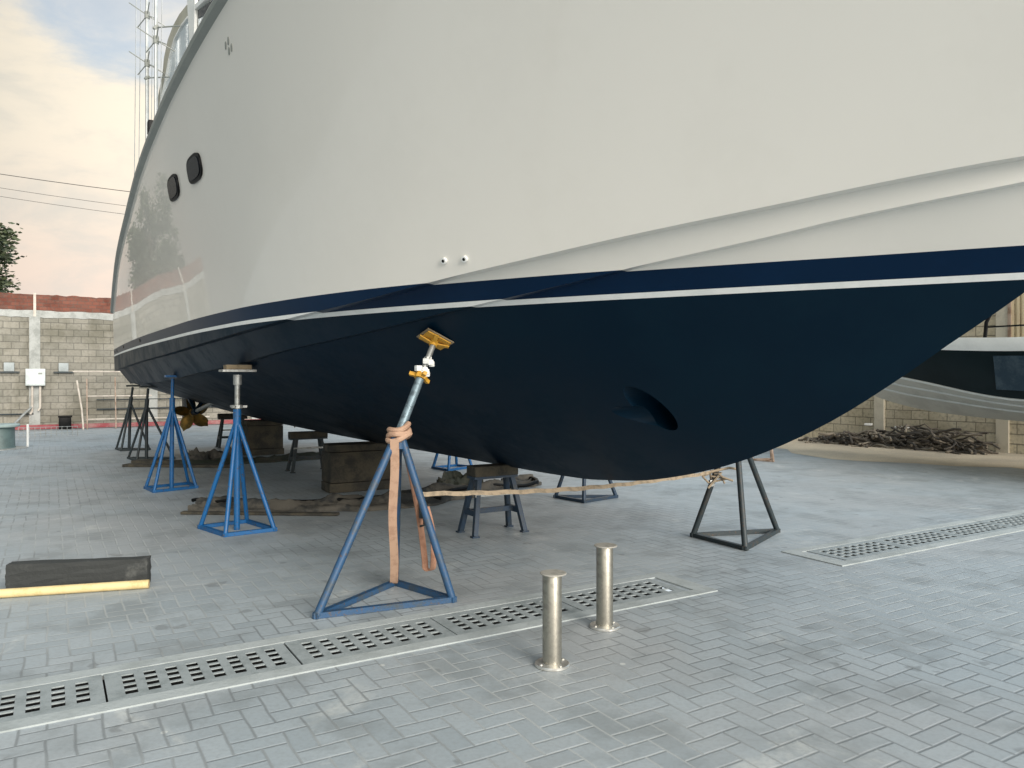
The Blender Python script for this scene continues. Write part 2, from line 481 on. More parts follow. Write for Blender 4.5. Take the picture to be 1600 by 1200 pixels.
def face(vs):
    out = []
    for v in vs:
        if v not in out: out.append(v)
    if len(out) >= 3:
        try: bm.faces.new(out)
        except ValueError: pass
for i in range(NS):
    for j in range(NPT-1):
        a = [g[(i, j, -1)], g[(i+1, j, -1)], g[(i+1, j+1, -1)], g[(i, j+1, -1)]]
        face(a)
        face([g[(i, j, 1)], g[(i, j+1, 1)], g[(i+1, j+1, 1)], g[(i+1, j, 1)]])
    face([g[(i, NPT-1, -1)], g[(i+1, NPT-1, -1)], g[(i+1, NPT-1, 1)], g[(i, NPT-1, 1)]])   # deck
face([g[(0, j, -1)] for j in range(NPT)]+[g[(0, j, 1)] for j in range(NPT-1, 0, -1)])      # transom
bmesh.ops.remove_doubles(bm, verts=bm.verts[:], dist=1e-4)
bmesh.ops.recalc_face_normals(bm, faces=bm.faces[:])
hull_bvh = BVHTree.FromBMesh(bm)

# bow thruster tunnel cut through the hull
me_h = bpy.data.meshes.new('hull_tmp'); bm.to_mesh(me_h); bm.free()
ho = bpy.data.objects.new('hull_tmp', me_h); COL.objects.link(ho)
TUN = Vector((14.37, 0, 1.300)); TR = .132
cut = NB()
ring = []
for k in range(40):
    a = 2*math.pi*k/40
    ring.append((TUN.x+.112*math.cos(a)-.02*math.sin(a), TUN.z+.150*math.sin(a)))
v1 = [cut.verts.new((x, -2.2, z)) for x, z in ring]; v2 = [cut.verts.new((x, -.02, z)) for x, z in ring]
for k in range(40): cut.faces.new((v1[k], v1[(k+1) % 40], v2[(k+1) % 40], v2[k]))
cut.faces.new(v1[::-1]); cut.faces.new(v2)
bmesh.ops.recalc_face_normals(cut, faces=cut.faces[:])
cm = bpy.data.meshes.new('cut_tmp'); cut.to_mesh(cm); cut.free()
co = bpy.data.objects.new('cut_tmp', cm); COL.objects.link(co)
c2 = NB(); tube(c2, [(14.40, -.42, 1.245), (13.94, -.80, 1.195)], .090, 40)      # relief scooped out abaft the tunnel
bmesh.ops.recalc_face_normals(c2, faces=c2.faces[:])
cm2 = bpy.data.meshes.new('cut_tmp'); c2.to_mesh(cm2); c2.free()
co2 = bpy.data.objects.new('cut_tmp', cm2); COL.objects.link(co2)
m2 = ho.modifiers.new('a', 'BOOLEAN'); m2.operation = 'DIFFERENCE'; m2.object = co2; m2.solver = 'EXACT'
md = ho.modifiers.new('b', 'BOOLEAN'); md.operation = 'DIFFERENCE'; md.object = co; md.solver = 'EXACT'
dg = bpy.context.evaluated_depsgraph_get()
bm = NB(); bm.from_mesh(ho.evaluated_get(dg).to_mesh())
for o_ in (ho, co, co2): bpy.data.objects.remove(o_)

# paint bands: cut the shell at the waterline heights
Z1, Z2, Z3 = 1.972, 2.003, 2.118
for z in (Z1, Z2, Z3):
    bmesh.ops.bisect_plane(bm, geom=bm.verts[:]+bm.edges[:]+bm.faces[:], plane_co=(0, 0, z), plane_no=(0, 0, 1), dist=1e-6)
for f in bm.faces: f.smooth = True
for e in bm.edges:
    if len(e.link_faces) == 2: e.smooth = e.calc_face_angle(0) < R(9 if e.verts[0].co.x < 20 else 40)
def band(name, lo, hi, mat):
    b2 = bm.copy()
    kill = [f for f in b2.faces if not (lo < f.calc_center_median().z < hi)]
    bmesh.ops.delete(b2, geom=kill, context='FACES')
    return mk(name, b2, mat, yacht, world=False, smooth=0)
band('hull_bottom', -9, Z1, M['bottom'])
band('pin_stripe', Z1, Z2, M['wstripe'])
band('boot_stripe', Z2, Z3, M['blue'])
topside = band('topside', Z3, 99, M['gel'])
bm.free()

def hullpt(s, z, side=-1):
    """point and outward normal on the starboard (or port) hull side"""
    o = hull_bvh.ray_cast(Vector((s, side*6, z)), Vector((0, -side, 0)))
    return o[0], (o[1] if o[1].y*side > 0 else -o[1])
def hullup(x, y):
    """hull surface above a world point; returns world point and local normal (down)"""
    p = YM.inverted() @ Vector((x, y, 0))
    o = hull_bvh.ray_cast(Vector((p.x, p.y, 0)), Vector((0, 0, 1)))
    nl = o[1] if o[1].z < 0 else -o[1]
    return YM @ o[0], (YM.to_3x3() @ nl).normalized()

# rub rail along the sheer, both sides
b = NB()
for sd in (-1, 1):
    prev = None
    for i in range(0, NS+1, 2):
        p = secs[i][NPT-1]; q = secs[min(i+1, NS)][NPT-1]-secs[max(i-1, 0)][NPT-1]
        nx = Vector((q.y, -q.x, 0)).normalized()*-1        # outward for port
        prof = [(-.02, .024), (.040, .020), (.048, -.005), (.040, -.040), (-.02, -.066)]
        ringv = []
        for a, c in prof:
            w_ = Vector((p.x, p.y, p.z))+nx*a+Vector((0, 0, c))
            ringv.append(b.verts.new((w_.x, sd*w_.y, w_.z)))
        if prev:
            for k in range(4): b.faces.new((prev[k], ringv[k], ringv[k+1], prev[k+1]))
        prev = ringv
mk('rub_rail', b, M['rail'], yacht, world=False, smooth=30)

# portholes on the starboard topside
def plate_on_hull(bmx, s, z, w, h, off0, off1, n=28, sq=3.2, slant=0.0):
    """rounded plate lying on the hull skin"""
    lo, hi = [], []
    for k in range(n):
        a = 2*math.pi*k/n
        ca, sa = math.cos(a), math.sin(a)
        x = w/2*math.copysign(abs(ca)**(2/sq), ca); y = h/2*math.copysign(abs(sa)**(2/sq), sa)
        p, nn = hullpt(s+x+slant*y, z+y)
        lo.append(bmx.verts.new(p+nn*off0)); hi.append(bmx.verts.new(p+nn*off1))
    for k in range(n): bmx.faces.new((lo[k], lo[(k+1) % n], hi[(k+1) % n], hi[k]))
    bmx.faces.new(hi)
PORT = [(9.3, 3.42), (8.6, 3.42)]
SLOTS = (10.0, 3.9)
PLUGS = [(13.9, 2.3), (14.1, 2.3)]
PORT = [(9.78, 3.437), (10.69, 3.428)]; SLOTS = (12.117, 4.012); PLUGS = [(13.914, 2.241), (14.063, 2.238)]
for s, z in PORT:
    b = NB(); plate_on_hull(b, s, z, .47, .235, -.01, .018)
    fr = mk('porthole', b, M['black'], yacht, world=False, smooth=30)
    b = NB(); plate_on_hull(b, s, z, .40, .18, .0, .024)
    mk('glass', b, M['glassd'], fr, world=False, smooth=30)
for dx, dz in ((-.05, .035), (.02, .045), (-.005, -.02), (.055, -.015)):
    b = NB(); plate_on_hull(b, SLOTS[0]+dx, SLOTS[1]+dz, .028, .05, -.004, .006, 14, 2.4, .5)
    mk('vent', b, M['rail'], yacht, world=False)
for s, z in PLUGS:
    p, nn = hullpt(s, z); b = NB()
    tube(b, [p-nn*.01, p+nn*.018], .020, 14)
    th = mk('through_hull_fitting', b, M['whitep'], yacht, world=False)
    b = NB(); tube(b, [p+nn*.008, p+nn*.0195], .010, 12)
    mk('outlet_hole', b, M['black'], th, world=False)
for s, z in ((.4, 2.06), (1.1, 2.06), (2.9, 2.07), (5.6, 2.07)):
    b = NB(); plate_on_hull(b, s, z, .09, .05, -.004, .008, 14, 2.4)
    mk('scupper', b, M['black'], yacht, world=False)

# deckhouse: side profile (s, z), half breadth narrows forward
def hb(s): return 2.35-.09*(s-5)
def slab(bmx, poly, o0, o1, side=-1):
    """polygon standing on the deckhouse side, from offset o0 to o1 outward"""
    lo = [bmx.verts.new((s, side*(hb(s)+o0), z)) for s, z in poly]; hi = [bmx.verts.new((s, side*(hb(s)+o1), z)) for s, z in poly]
    n = len(poly)
    for k in range(n): bmx.faces.new((lo[k], lo[(k+1) % n], hi[(k+1) % n], hi[k]))
    bmx.faces.new(hi); bmx.faces.new(lo[::-1])
arch = [(4.95, 5.16), (5.47, 5.69), (5.81, 6.02), (5.89, 6.23), (6.11, 6.42), (6.39, 6.52), (6.72, 6.56), (7.04, 6.55), (7.63, 6.52), (9.5, 6.46), (11.5, 6.3), (12.2, 6.1)]
body = [(4.1, 3.5)]+arch+[(12.9, 5.2), (14.2, 4.9), (14.8, 4.4)]
b = NB()
A_ = [b.verts.new((s, -(hb(s)), z)) for s, z in body]; B_ = [b.verts.new((s, hb(s), z)) for s, z in body]
n_ = len(body)
for k in range(n_): b.faces.new((A_[k], A_[(k+1) % n_], B_[(k+1) % n_], B_[k]))
b.faces.new(A_); b.faces.new(B_[::-1])
house = mk('deckhouse', b, M['beige'], yacht, world=False)
glass1 = [(4.95, 4.7), (5.28, 5.02), (5.75, 5.48), (6.12, 5.82), (6.34, 6.06), (6.62, 6.24), (6.98, 6.30), (7.28, 6.30), (7.43, 5.94), (7.5, 5.0), (5.2, 4.4)]
inner = [(5.28, 5.02), (5.75, 5.48), (6.12, 5.82), (6.34, 6.06), (6.62, 6.24), (6.98, 6.30), (7.28, 6.30)]
for sd in (-1, 1):
    b = NB(); slab(b, glass1, .006, .02, sd); mk('side_window', b, M['vinyl'], house, world=False, smooth=0)
    b = NB()
    for p, q in zip(inner, inner[1:]):
        bar(b, (p[0], sd*(hb(p[0])+.03), p[1]), (q[0], sd*(hb(q[0])+.03), q[1]), .03, .03)
    mk('window_trim', b, M['whitep'], house, world=False)
    b = NB(); slab(b, [(7.28, 6.60), (7.68, 6.60), (7.62, 5.94), (7.58, 4.6), (6.9, 4.6), (7.40, 5.94)], .012, .05, sd); mk('window_pillar', b, M['whitep'], house, world=False, smooth=0)
    b = NB(); slab(b, [(7.70, 6.24), (8.38, 6.13), (9.6, 6.0), (9.6, 4.6), (7.64, 4.6)], .006, .02, sd)
    w2 = mk('front_side_window', b, M['vinyl'], house, world=False, smooth=0)
    b = NB(); slab(b, [(7.72, 6.23), (8.38, 6.12), (9.5, 5.99), (9.5, 5.85), (8.38, 5.98), (7.72, 6.12)], .021, .026, sd)
    mk('tinted_band', b, M['glassd'], w2, world=False, smooth=0)
    b = NB(); bar(b, (7.66, sd*(hb(7.66)+.025), 6.29), (9.8, sd*(hb(9.8)+.025), 6.03), .05, .06); mk('window_head', b, M['whitep'], house, world=False)
# pleated light support wing down to the deck
# outrigger poles with spreaders and rigging
def outrigger(s, y, top, spread, r):
    b = NB(); tube(b, [(s, y, 3.7), (s, y, top)], r, 8, r*.7)
    o = mk('outrigger_pole', b, M['alu'], yacht, world=False)
    for z in spread:
        b = NB()
        for ax, ay, az in ((.22, 0, .10), (-.22, 0, .12), (.0, .24, -.10), (.0, -.24, .12), (.18, .1, -.1), (-.2, -.1, -.12)):
            tube(b, [(s, y, z), (s+ax, y+ay, z+az)], .008, 5)
        tube(b, [(s, y, z-.05), (s, y, z+.05)], r*1.4, 8)
        mk('spreader', b, M['rail'], o, world=False)
    return o
outrigger(5.94, -2.5, 12.5, (6.78, 6.08), .026)
outrigger(6.80, -2.5, 12.5, (6.1,), .026)
outrigger(5.94, 2.5, 12.5, (6.78, 6.08), .026)
for s, y, z0, z1 in ((5.94, -2.5, 6.22, 6.22), (6.8, -2.5, 6.62, 6.37)):
    b = NB(); tube(b, [(s, y, z0-.35), (s+.35, -2.25, z0-.40)], .010, 6)
    tube(b, [(s, y-.02, z0-.38), (s, y+.02, z0-.32)], .030, 8)
    mk('outrigger_bracket', b, M['rail'], yacht, world=False)
for s, y in ((5.45, -2.62), (5.62, -2.58), (6.25, -2.5), (7.1, -2.5)):
    b = NB(); tube(b, [(s, y, 3.75), (s+.25, y+.05, 11.5)], .005, 5)
    mk('rigging_line', b, M['alu'], yacht, world=False)
b = NB(); box(b, (7.3, -2.62, 4.75), (.12, .10, .18)); bevel(b, .02); mk('side_light', b, M['black'], yacht, world=False)

# running gear: propellers, shafts, struts, rudders
def propeller(s, y, z, r, tilt):
    b = NB()
    ax = Vector((1, 0, -math.tan(R(tilt)))).normalized()
    c = Vector((s, y, z))
    x, yv, _ = frame(ax)
    tube(b, [c-ax*.16, c-ax*.10, c+ax*.02, c+ax*.12], .055, 14, .075)
    for k in range(5):
        a0 = 2*math.pi*k/5+.35
        rows = []
        for q in range(8):
            t = q/7; rr = .06+(r-.06)*t
            half = (.10+.34*math.sin(math.pi*min(.62, t*.62+.08)))*r*.86*(1-.99*max(0, (t-.72)/.28)**2.2)**.5+.004
            pit = R(62-38*t)
            rad = x*math.cos(a0+t*.15)+yv*math.sin(a0+t*.15)
            tan = ax.cross(rad)
            mid = c+rad*rr
            dirv = tan*math.cos(math.pi/2-pit)+ax*math.sin(math.pi/2-pit)*1.0
            rows.append([b.verts.new(mid+dirv*half*m+rad*(-.10*r*m*m*t)) for m in (-1, -.6, -.2, .2, .6, 1)])
        back = [[b.verts.new(v.co+ax*.012) for v in rw] for rw in rows]
        for G, fl in ((rows, False), (back, True)):
            for i in range(7):
                for m in range(5):
                    vs = (G[i][m], G[i][m+1], G[i+1][m+1], G[i+1][m]); b.faces.new(vs[::-1] if fl else vs)
        for m in range(5): b.faces.new((rows[7][m], rows[7][m+1], back[7][m+1], back[7][m]))
        for i in range(7):
            b.faces.new((rows[i][0], rows[i+1][0], back[i+1][0], back[i][0])); b.faces.new((rows[i][5], rows[i+1][5], back[i+1][5], back[i][5]))
    return mk('propeller', b, M['bronze'], yacht, world=False, smooth=50)
for sd in (-1, 1):
    ps, pz = 1.62, .815
    propeller(ps, sd*1.12, pz, .415, -7)
    b = NB(); tube(b, [(ps+.05, sd*1.12, pz), (ps+3.2, sd*1.12, pz+.42)], .035, 10); mk('propeller_shaft', b, M['galv'], yacht, world=False)
    b = NB(); bar(b, (ps+.35, sd*1.12, pz+.04), (ps+.5, sd*.9, 1.25), .05, .14, (1, 0, 0)); bar(b, (ps+.35, sd*1.12, pz+.04), (ps+.5, sd*1.35, 1.3), .05, .14, (1, 0, 0))
    tube(b, [(ps+.22, sd*1.12, pz+.02), (ps+.5, sd*1.12, pz+.06)], .065, 12)
    mk('shaft_strut', b, M['bottom'], yacht, world=False)
    b = NB()
    rp = [(ps-.95, .62), (ps-.42, .60), (ps-.36, 1.22), (ps-.98, 1.22)]
    lo = [b.verts.new((s, sd*1.12-.035, z)) for s, z in rp]; hi = [b.verts.new((s, sd*1.12+.035, z)) for s, z in rp]
    for k in range(4): b.faces.new((lo[k], lo[(k+1) % 4], hi[(k+1) % 4], hi[k]))
    b.faces.new(lo[::-1]); b.faces.new(hi); bevel(b, .02)
    mk('rudder', b, M['bottom'], yacht, world=False)

# ------------------------------------------------------------------ boat stands
SG = 'boat stands under the yacht'
def jack_stand(label, feet, apex, mat, tr=.022, centre=False, screw=None, pad=None, sleeve=None, base='frame', braces=True, thin=.0, feetr=None):
    """feet: ground corners; apex: where the legs meet; pad: point on the hull with its normal"""
    c = sum((Vector((*f, 0)) for f in feet), Vector())/len(feet)
    apex = Vector(apex)
    t = thing('boat_stand', label, 'boat stand', c, 0, SG)
    d = (pad[0]-apex).normalized() if pad else Vector((0, 0, 1))
    for f in feet:
        b = NB(); fv = Vector((*f, .02)); out = (fv-apex); out.z = 0
        tube(b, [fv, apex+out*.03], tr, 12)
        mk('leg', b, mat, t)
    b = NB()
    for a, q in zip(feet, feet[1:]+feet[:1]):
        A = Vector((*a, .020)); Q = Vector((*q, .020)); dd = (Q-A).normalized()*.04
        bar(b, A-dd*.6, Q+dd*.6, .040, .036+random.uniform(-.001, .001))
    mk('base_frame', b, mat, t)
    if centre:
        b = NB(); tube(b, [(c.x, c.y, .0), (apex.x, apex.y, apex.z)], tr*1.35, 12); mk('centre_post', b, mat, t)
    sl = sleeve if sleeve is not None else .12
    b = NB(); tube(b, [apex-d*.10, apex+d*sl], tr*1.75, 14); mk('sleeve', b, mat, t)
    if pad:
        P, nn = pad
        b = NB(); tube(b, [apex+d*(sl*.5), P-d*.05], tr*1.05 if screw is None else screw[1], 12)
        sc_ = mk('screw', b, screw[0] if screw else mat, t)
        if screw:
            b = NB(); q = apex+d*(sl+.01); tube(b, [q, q+d*.03], tr*2.7, 8)
            x, y, _ = frame(d)
            for k in range(3):
                w_ = x*math.cos(k*2.1)+y*math.sin(k*2.1); bar(b, q+d*.015+w_*tr, q+d*.015+w_*tr*4.2, .022, .022, d)
            mk('wing_nut', b, screw[2], t)
    return t, c

def level(Pn, drop):
    return Pn[0]-Vector((0, 0, drop)), Vector((0, 0, -1))
def pad_box(bmx, P, nn, w, l, h, off=0.0, along=None):
    """flat block lying against the hull at P"""
    zz = -Vector(nn); xx = Vector(along or (U.x, U.y, 0)); xx = (xx-zz*xx.dot(zz)).normalized(); yy = zz.cross(xx)
    m = Matrix((xx, yy, zz)).transposed().to_4x4(); m.translation = P+Vector(nn)*(off+h/2+.002)
    box(bmx, (0, 0, 0), (w, l, h), 0, m)

# A: blue four-legged stand further aft
PA = level(hullup(-4.66, 10.55), .035)
t, c = jack_stand('blue four-legged stand in front of the bronze propeller', [(-4.99, 10.47), (-4.71, 10.11), (-4.33, 10.53), (-4.60, 10.92)], (-4.66, 10.53, 1.08), M['bluep'], .021, True, pad=PA, sleeve=.16)
b = NB(); pad_box(b, *PA, .20, .16, .03); mk('top_plate', b, M['bluep'], t)
# B: blue four-legged stand with grey screw and timber pad
PB = level(hullup(-2.73, 7.64), .045)
t, c = jack_stand('bright blue four-legged stand with grey screw post and timber pad', [(-3.12, 7.69), (-2.72, 7.29), (-2.34, 7.56), (-2.76, 8.0)], (-2.735, 7.64, 1.07), M['bluep'], .022, True, screw=(M['galv'], .026, M['galv']), pad=(PB[0]+PB[1]*.09, PB[1]), sleeve=.13)
b = NB(); pad_box(b, *PB, .24, .16, .045, 0); mk('wooden_pad', b, M['woodp'], t)
b = NB(); pad_box(b, *PB, .32, .22, .022, .047); tube(b, [PB[0]+PB[1]*.07-Vector((0, 0, .03)), PB[0]+PB[1]*.07-Vector((0, 0, .13))], .042, 12); mk('top_plate', b, M['galv'], t)
# C: big tripod in front, leaning screw with yellow pad
PC = hullup(-.548, 5.50); PC = (PC[0]-Vector((0, 0, .012)), (PC[1]+Vector((0, 0, -.35))).normalized())
t, c = jack_stand('large blue tripod stand with leaning screw, yellow pad and tan straps', [(-1.22, 4.81), (-.40, 5.16), (-.85, 5.59)], (-.765, 5.19, 1.13), M['bluew'], .026, False, screw=None, pad=None, sleeve=.015)
apexC = Vector((-.765, 5.19, 1.13)); P, nn = PC; PE = P+nn*.05; d = (PE-apexC).normalized(); Ld = (PE-apexC).length
b = NB(); tube(b, [apexC, apexC+d*Ld*.60], .030, 14); mk('post', b, M['galvblue'], t)
b = NB(); tube(b, [apexC+d*Ld*.58, PE], .021, 12); mk('screw', b, M['galv'], t)
b = NB(); q = apexC+d*Ld*.62
tube(b, [q-d*.012, q+d*.028], .046, 8)
x, y, _ = frame(d)
for k in range(3):
    w_ = x*math.cos(k*2.1+.5)+y*math.sin(k*2.1+.5); bar(b, q+d*.01+w_*.03, q+d*.01+w_*.085, .026, .026, d)
mk('wing_nut', b, M['yellow'], t)
b = NB(); q = apexC+d*Ld*.72; rr = random.Random(5)
for k in range(9):
    w_ = Vector((rr.uniform(-1, 1), rr.uniform(-1, 1), rr.uniform(-1, 1)))*.035
    box(b, q+w_+d*rr.uniform(-.05, .06), (.045, .04, .04), rr.uniform(0, 3))
bevel(b, .008); mk('knotted_rag', b, M['whitep'], t)
b = NB(); pad_box(b, P, nn, .185, .17, .018)
pd = mk('pad', b, M['yellow'], t)
b = NB(); pad_box(b, P, nn, .215, .20, .009, -.001); mk('pad_rim', b, M['woodp'], pd)
b = NB()
zz = Vector(nn); x, y, _ = frame(zz)
for k in range(4):
    w_ = x*math.cos(k*math.pi/2+.78)+y*math.sin(k*math.pi/2+.78)
    bar(b, P+zz*.022+w_*.11, P+zz*.042+w_*.012, .010, .03, w_.cross(zz))
tube(b, [P+zz*.02, P+zz*.06], .030, 12)
mk('pad_rib', b, M['yellow'], pd)

# D, E: dark tripods at the stern
PD = level(hullup(-8.0, 16.22), .03)
t, c = jack_stand('dark tripod stand under the stern corner, leftmost of all the stands', [(-8.42, 16.35), (-8.10, 15.92), (-7.66, 16.22)], (-8.04, 16.18, .98), M['darkst'], .022, True, pad=PD, sleeve=.14)
b = NB(); pad_box(b, *PD, .26, .2, .035); mk('top_plate', b, M['darkst'], t)
PEx = level(hullup(-6.78, 14.32), .03)
t, c = jack_stand('dark tripod stand on boards between the leftmost stand and the blue ones', [(-7.20, 14.42), (-6.80, 13.92), (-6.34, 14.40)], (-6.79, 14.27, .98), M['darkst'], .022, True, pad=PEx, sleeve=.14)
b = NB(); pad_box(b, *PEx, .3, .2, .035); mk('top_plate', b, M['darkst'], t)
# F, G, H: port side
def port_stand(label, feet, apex, mat, hx, hy, tr=.024):
    Pp = hullup(hx, hy)
    t, c = jack_stand(label, feet, apex, mat, tr, False, pad=Pp, sleeve=.12)
    b = NB(); pad_box(b, *Pp, .24, .2, .03); mk('top_plate', b, mat, t)
    return t
port_stand('dark tripod stand on open paving beyond the keel, right of all the others', [(1.72, 7.29), (2.04, 6.72), (2.59, 7.50)], (2.08, 7.16, 1.09), M['darkst'], 1.80, 7.02, .027)
port_stand('dark blue tripod stand beyond the keel, behind the rear bollard', [(.55, 9.68), (.87, 9.28), (1.31, 9.68)], (.90, 9.54, 1.05), M['bluedk'], .62, 9.42)
port_stand('small blue stand seen under the keel between the big tripod and the near sawhorse', [(-1.32, 12.86), (-1.03, 12.48), (-.68, 12.95), (-.95, 13.2)], (-1.0, 12.85, 1.05), M['bluep'], -1.22, 12.7)

# sawhorses
def sawhorse(label, c, s, h, bw, mat, topmat, yaw=UA, plate=True):
    """beam along the yard's u axis carried by two splayed leg pairs"""
    t = thing('sawhorse', label, 'sawhorse', (c[0], c[1], 0), 0, 'sawhorses under the keel')
    a = Vector((math.cos(yaw), math.sin(yaw), 0)); v = Vector((-math.sin(yaw), math.cos(yaw), 0)); c = Vector((c[0], c[1], 0))
    zt = h-.125
    for e in (-1, 1):
        for f in (-1, 1):
            b = NB(); bar(b, c+a*e*(s+.05)+v*f*.15+Vector((0, 0, .012)), c+a*e*(s-.04)+v*f*.055+Vector((0, 0, zt)), .046, .046, a)
            box(b, c+a*e*(s+.05)+v*f*.15+Vector((0, 0, .008)), (.075, .06, .014), yaw)
            mk('leg', b, mat, t)
        b = NB(); z = .215; k = .15-.095*z/zt; bar(b, c+a*e*(s+.05-.09*z/zt)+v*-k+Vector((0, 0, z)), c+a*e*(s+.05-.09*z/zt)+v*k+Vector((0, 0, z)), .038, .055)
        mk('cross_brace', b, mat, t)
    b = NB(); bar(b, c-a*(s)+Vector((0, 0, .222)), c+a*(s)+Vector((0, 0, .222)), .036, .05); mk('stretcher', b, mat, t)
    if plate:
        b = NB(); bar(b, c-a*(s+.02)-v*.10+Vector((0, 0, .385)), c+a*(s+.02)-v*.10+Vector((0, 0, .385)), .010, .028); mk('strip', b, M['galv'], t)
    b = NB(); bar(b, c-a*(bw/2)+Vector((0, 0, zt+.012)), c+a*(bw/2)+Vector((0, 0, zt+.012)), .16, .024); mk('saddle', b, mat, t)
    b = NB(); bar(b, c-a*(bw/2)+Vector((0, 0, zt+.024+(h-zt-.024)/2)), c+a*(bw/2)+Vector((0, 0, zt+.024+(h-zt-.024)/2)), .19, h-zt-.025); bevel(b, .006, 1); mk('timber', b, topmat, t)
    return t
def keel_h(x, y):
    p = YM.inverted() @ Vector((x, y, 0)); return kz(p.x)
sawhorse('blue-grey steel sawhorse with a timber top, nearest under the keel', (-.19, 7.52), .225, .66, .48, M['bluedk'], M['wood'])
sawhorse('dark sawhorse under the keel between the two big timber blocks', (-3.32, 12.50), .24, .645, .60, M['darkst'], M['wood'])
sawhorse('black sawhorse under the keel at the stern, right of the propeller', (-6.15, 16.9), .25, .74, .6, M['darkst'], M['wood'])

# timber keel blocks
def keel_block(label, c, L, D, H, seed):
    t = thing('timber_block', label, 'timber block', (c[0], c[1], 0), 0, 'timber blocks under the keel')
    rr = random.Random(seed); c = Vector((c[0], c[1], 0)); z = 0
    for hh, nq in ((.13, 2), (H-.23, 1), (.10, 2)):
        for q in range(nq):
            b = NB()
            cc = c+N*((q-.5)*D/2 if nq == 2 else 0)+U*rr.uniform(-.015, .015)+Vector((0, 0, z+hh/2))
            box(b, cc, (L+rr.uniform(-.03, .02), D/nq-.008, hh-.008), UA+rr.uniform(-.015, .015))
            bevel(b, .010, 2); mk('timber', b, M['wood'], t)
        z += hh
    return t
keel_block('large weathered timber block under the keel, behind the big blue tripod', (-2.10, 10.42), .86, .42, .635, 1)
keel_block('smaller dark timber block under the keel towards the stern', (-4.98, 15.3), .70, .55, .685, 2)

# strap between the two side stands, passing under the keel
b = NB()
p0 = Vector((-.66, 5.34, .70)); p1 = Vector((1.80, 7.02, .64))
pr = None
for i in range(41):
    f = i/40; p = p0.lerp(p1, f); p.z -= .05*math.sin(math.pi*f)+.004*math.sin(i*1.7)
    tw = .5+.5*math.sin(f*5)
    wv = Vector((0, 0, 1))*.015+Vector((N.x, N.y, 0))*.012*tw
    vs = [b.verts.new(p-wv), b.verts.new(p+wv), b.verts.new(p+wv+N*.004), b.verts.new(p-wv+N*.004)]
    if pr:
        for k in range(4): b.faces.new((pr[k], vs[k], vs[(k+1) % 4], pr[(k+1) % 4]))
    else: b.faces.new(vs[::-1])
    pr = vs
b.faces.new(pr)
t = solo('lashing_strap', b, M['rope'], 'pale tan strap stretched under the keel from the big tripod to the far right stand', 'strap', p0, 'webbing straps')
b = NB(); rr = random.Random(9)
for k in range(7):
    a = p1+Vector((rr.uniform(-.06, .10), rr.uniform(-.04, .04), rr.uniform(-.04, .05)))
    tube(b, [a, a+Vector((rr.uniform(-.06, .12), rr.uniform(-.03, .05), rr.uniform(-.08, .05))), a+Vector((rr.uniform(-.1, .14), rr.uniform(-.05, .05), rr.uniform(-.14, .0)))], .010, 6)
tube(b, [p1+Vector((-.03, 0, .0)), Vector((2.0, 7.08, .68)), Vector((2.12, 7.10, .66))], .012, 6)
mk('knot', b, M['rope'], t)
b = NB(); box(b, p1+Vector((.02, -.02, -.09)), (.05, .03, .06), .4); bevel(b, .008); mk('buckle', b, M['galv'], t)

def ribbon(bmx, pts, w, th, side):
    """flat webbing along pts, width direction 'side'"""
    pts = [Vector(p) for p in pts]; pr = None; s = Vector(side).normalized()
    for i, p in enumerate(pts):
        d = pts[min(i+1, len(pts)-1)]-pts[max(i-1, 0)]
        nn = d.cross(s).normalized()
        vs = [bmx.verts.new(p+s*w/2-nn*th/2), bmx.verts.new(p-s*w/2-nn*th/2), bmx.verts.new(p-s*w/2+nn*th/2), bmx.verts.new(p+s*w/2+nn*th/2)]
        if pr:
            for k in range(4): bmx.faces.new((pr[k], vs[k], vs[(k+1) % 4], pr[(k+1) % 4]))
        else: bmx.faces.new(vs[::-1])
        pr = vs
    bmx.faces.new(pr)
t = thing('ratchet_strap', 'tan ratchet strap knotted round the big tripod and hanging to its rear foot', 'strap', (-.80, 5.2, .02), 0, 'webbing straps')
b = NB()
for k, (dz, rad) in enumerate(((.0, .060), (.035, .056), (-.03, .064))):
    pts = []
    for q in range(17):
        a = 2*math.pi*q/16
        pts.append(apexC+Vector((math.cos(a)*rad*1.15, math.sin(a)*rad, dz+.012*math.sin(a*2+k)+.02*math.cos(a))))
    tube(b, pts, .019, 8)
mk('collar', b, M['strap'], t)
b = NB(); pts = []
for q in range(22):
    f = q/21
    pts.append(Vector((-.782, 5.105, 1.10)).lerp(Vector((-.848, 5.505, .055)), f)+Vector((.006*math.sin(f*9), -.02*math.sin(math.pi*f), 0)))
pts += [Vector((-.852, 5.53, .03))]
ribbon(b, pts, .058, .006, (1, .1, 0)); mk('hanging_band', b, M['strap'], t)
b = NB(); pts = []
for q in range(26):
    f = q/25
    if f < .75:
        g_ = f/.75; pts.append(Vector((-.745, 5.25, 1.08)).lerp(Vector((-.600, 5.30, .205)), g_)+Vector((.02*math.sin(g_*3), 0, 0)))
    else:
        a = (f-.75)/.25*math.pi; pts.append(Vector((-.600+.028*(1-math.cos(a)), 5.30, .205-.028*math.sin(a))))
for q in range(10):
    f = q/9; pts.append(Vector((-.544, 5.30, .21)).lerp(Vector((-.590, 5.29, .62)), f)+Vector((.022*math.sin(f*math.pi), 0, 0)))
ribbon(b, pts, .045, .006, (.8, .6, 0)); mk('loop', b, M['strapr'], t)
b = NB(); box(b, (-.615, 5.28, .60), (.05, .04, .11), .3); tube(b, [(-.63, 5.27, .60), (-.60, 5.24, .56), (-.60, 5.25, .50), (-.63, 5.26, .49)], .009, 7); bevel(b, .004, 1)
mk('ratchet', b, M['darkst'], t)

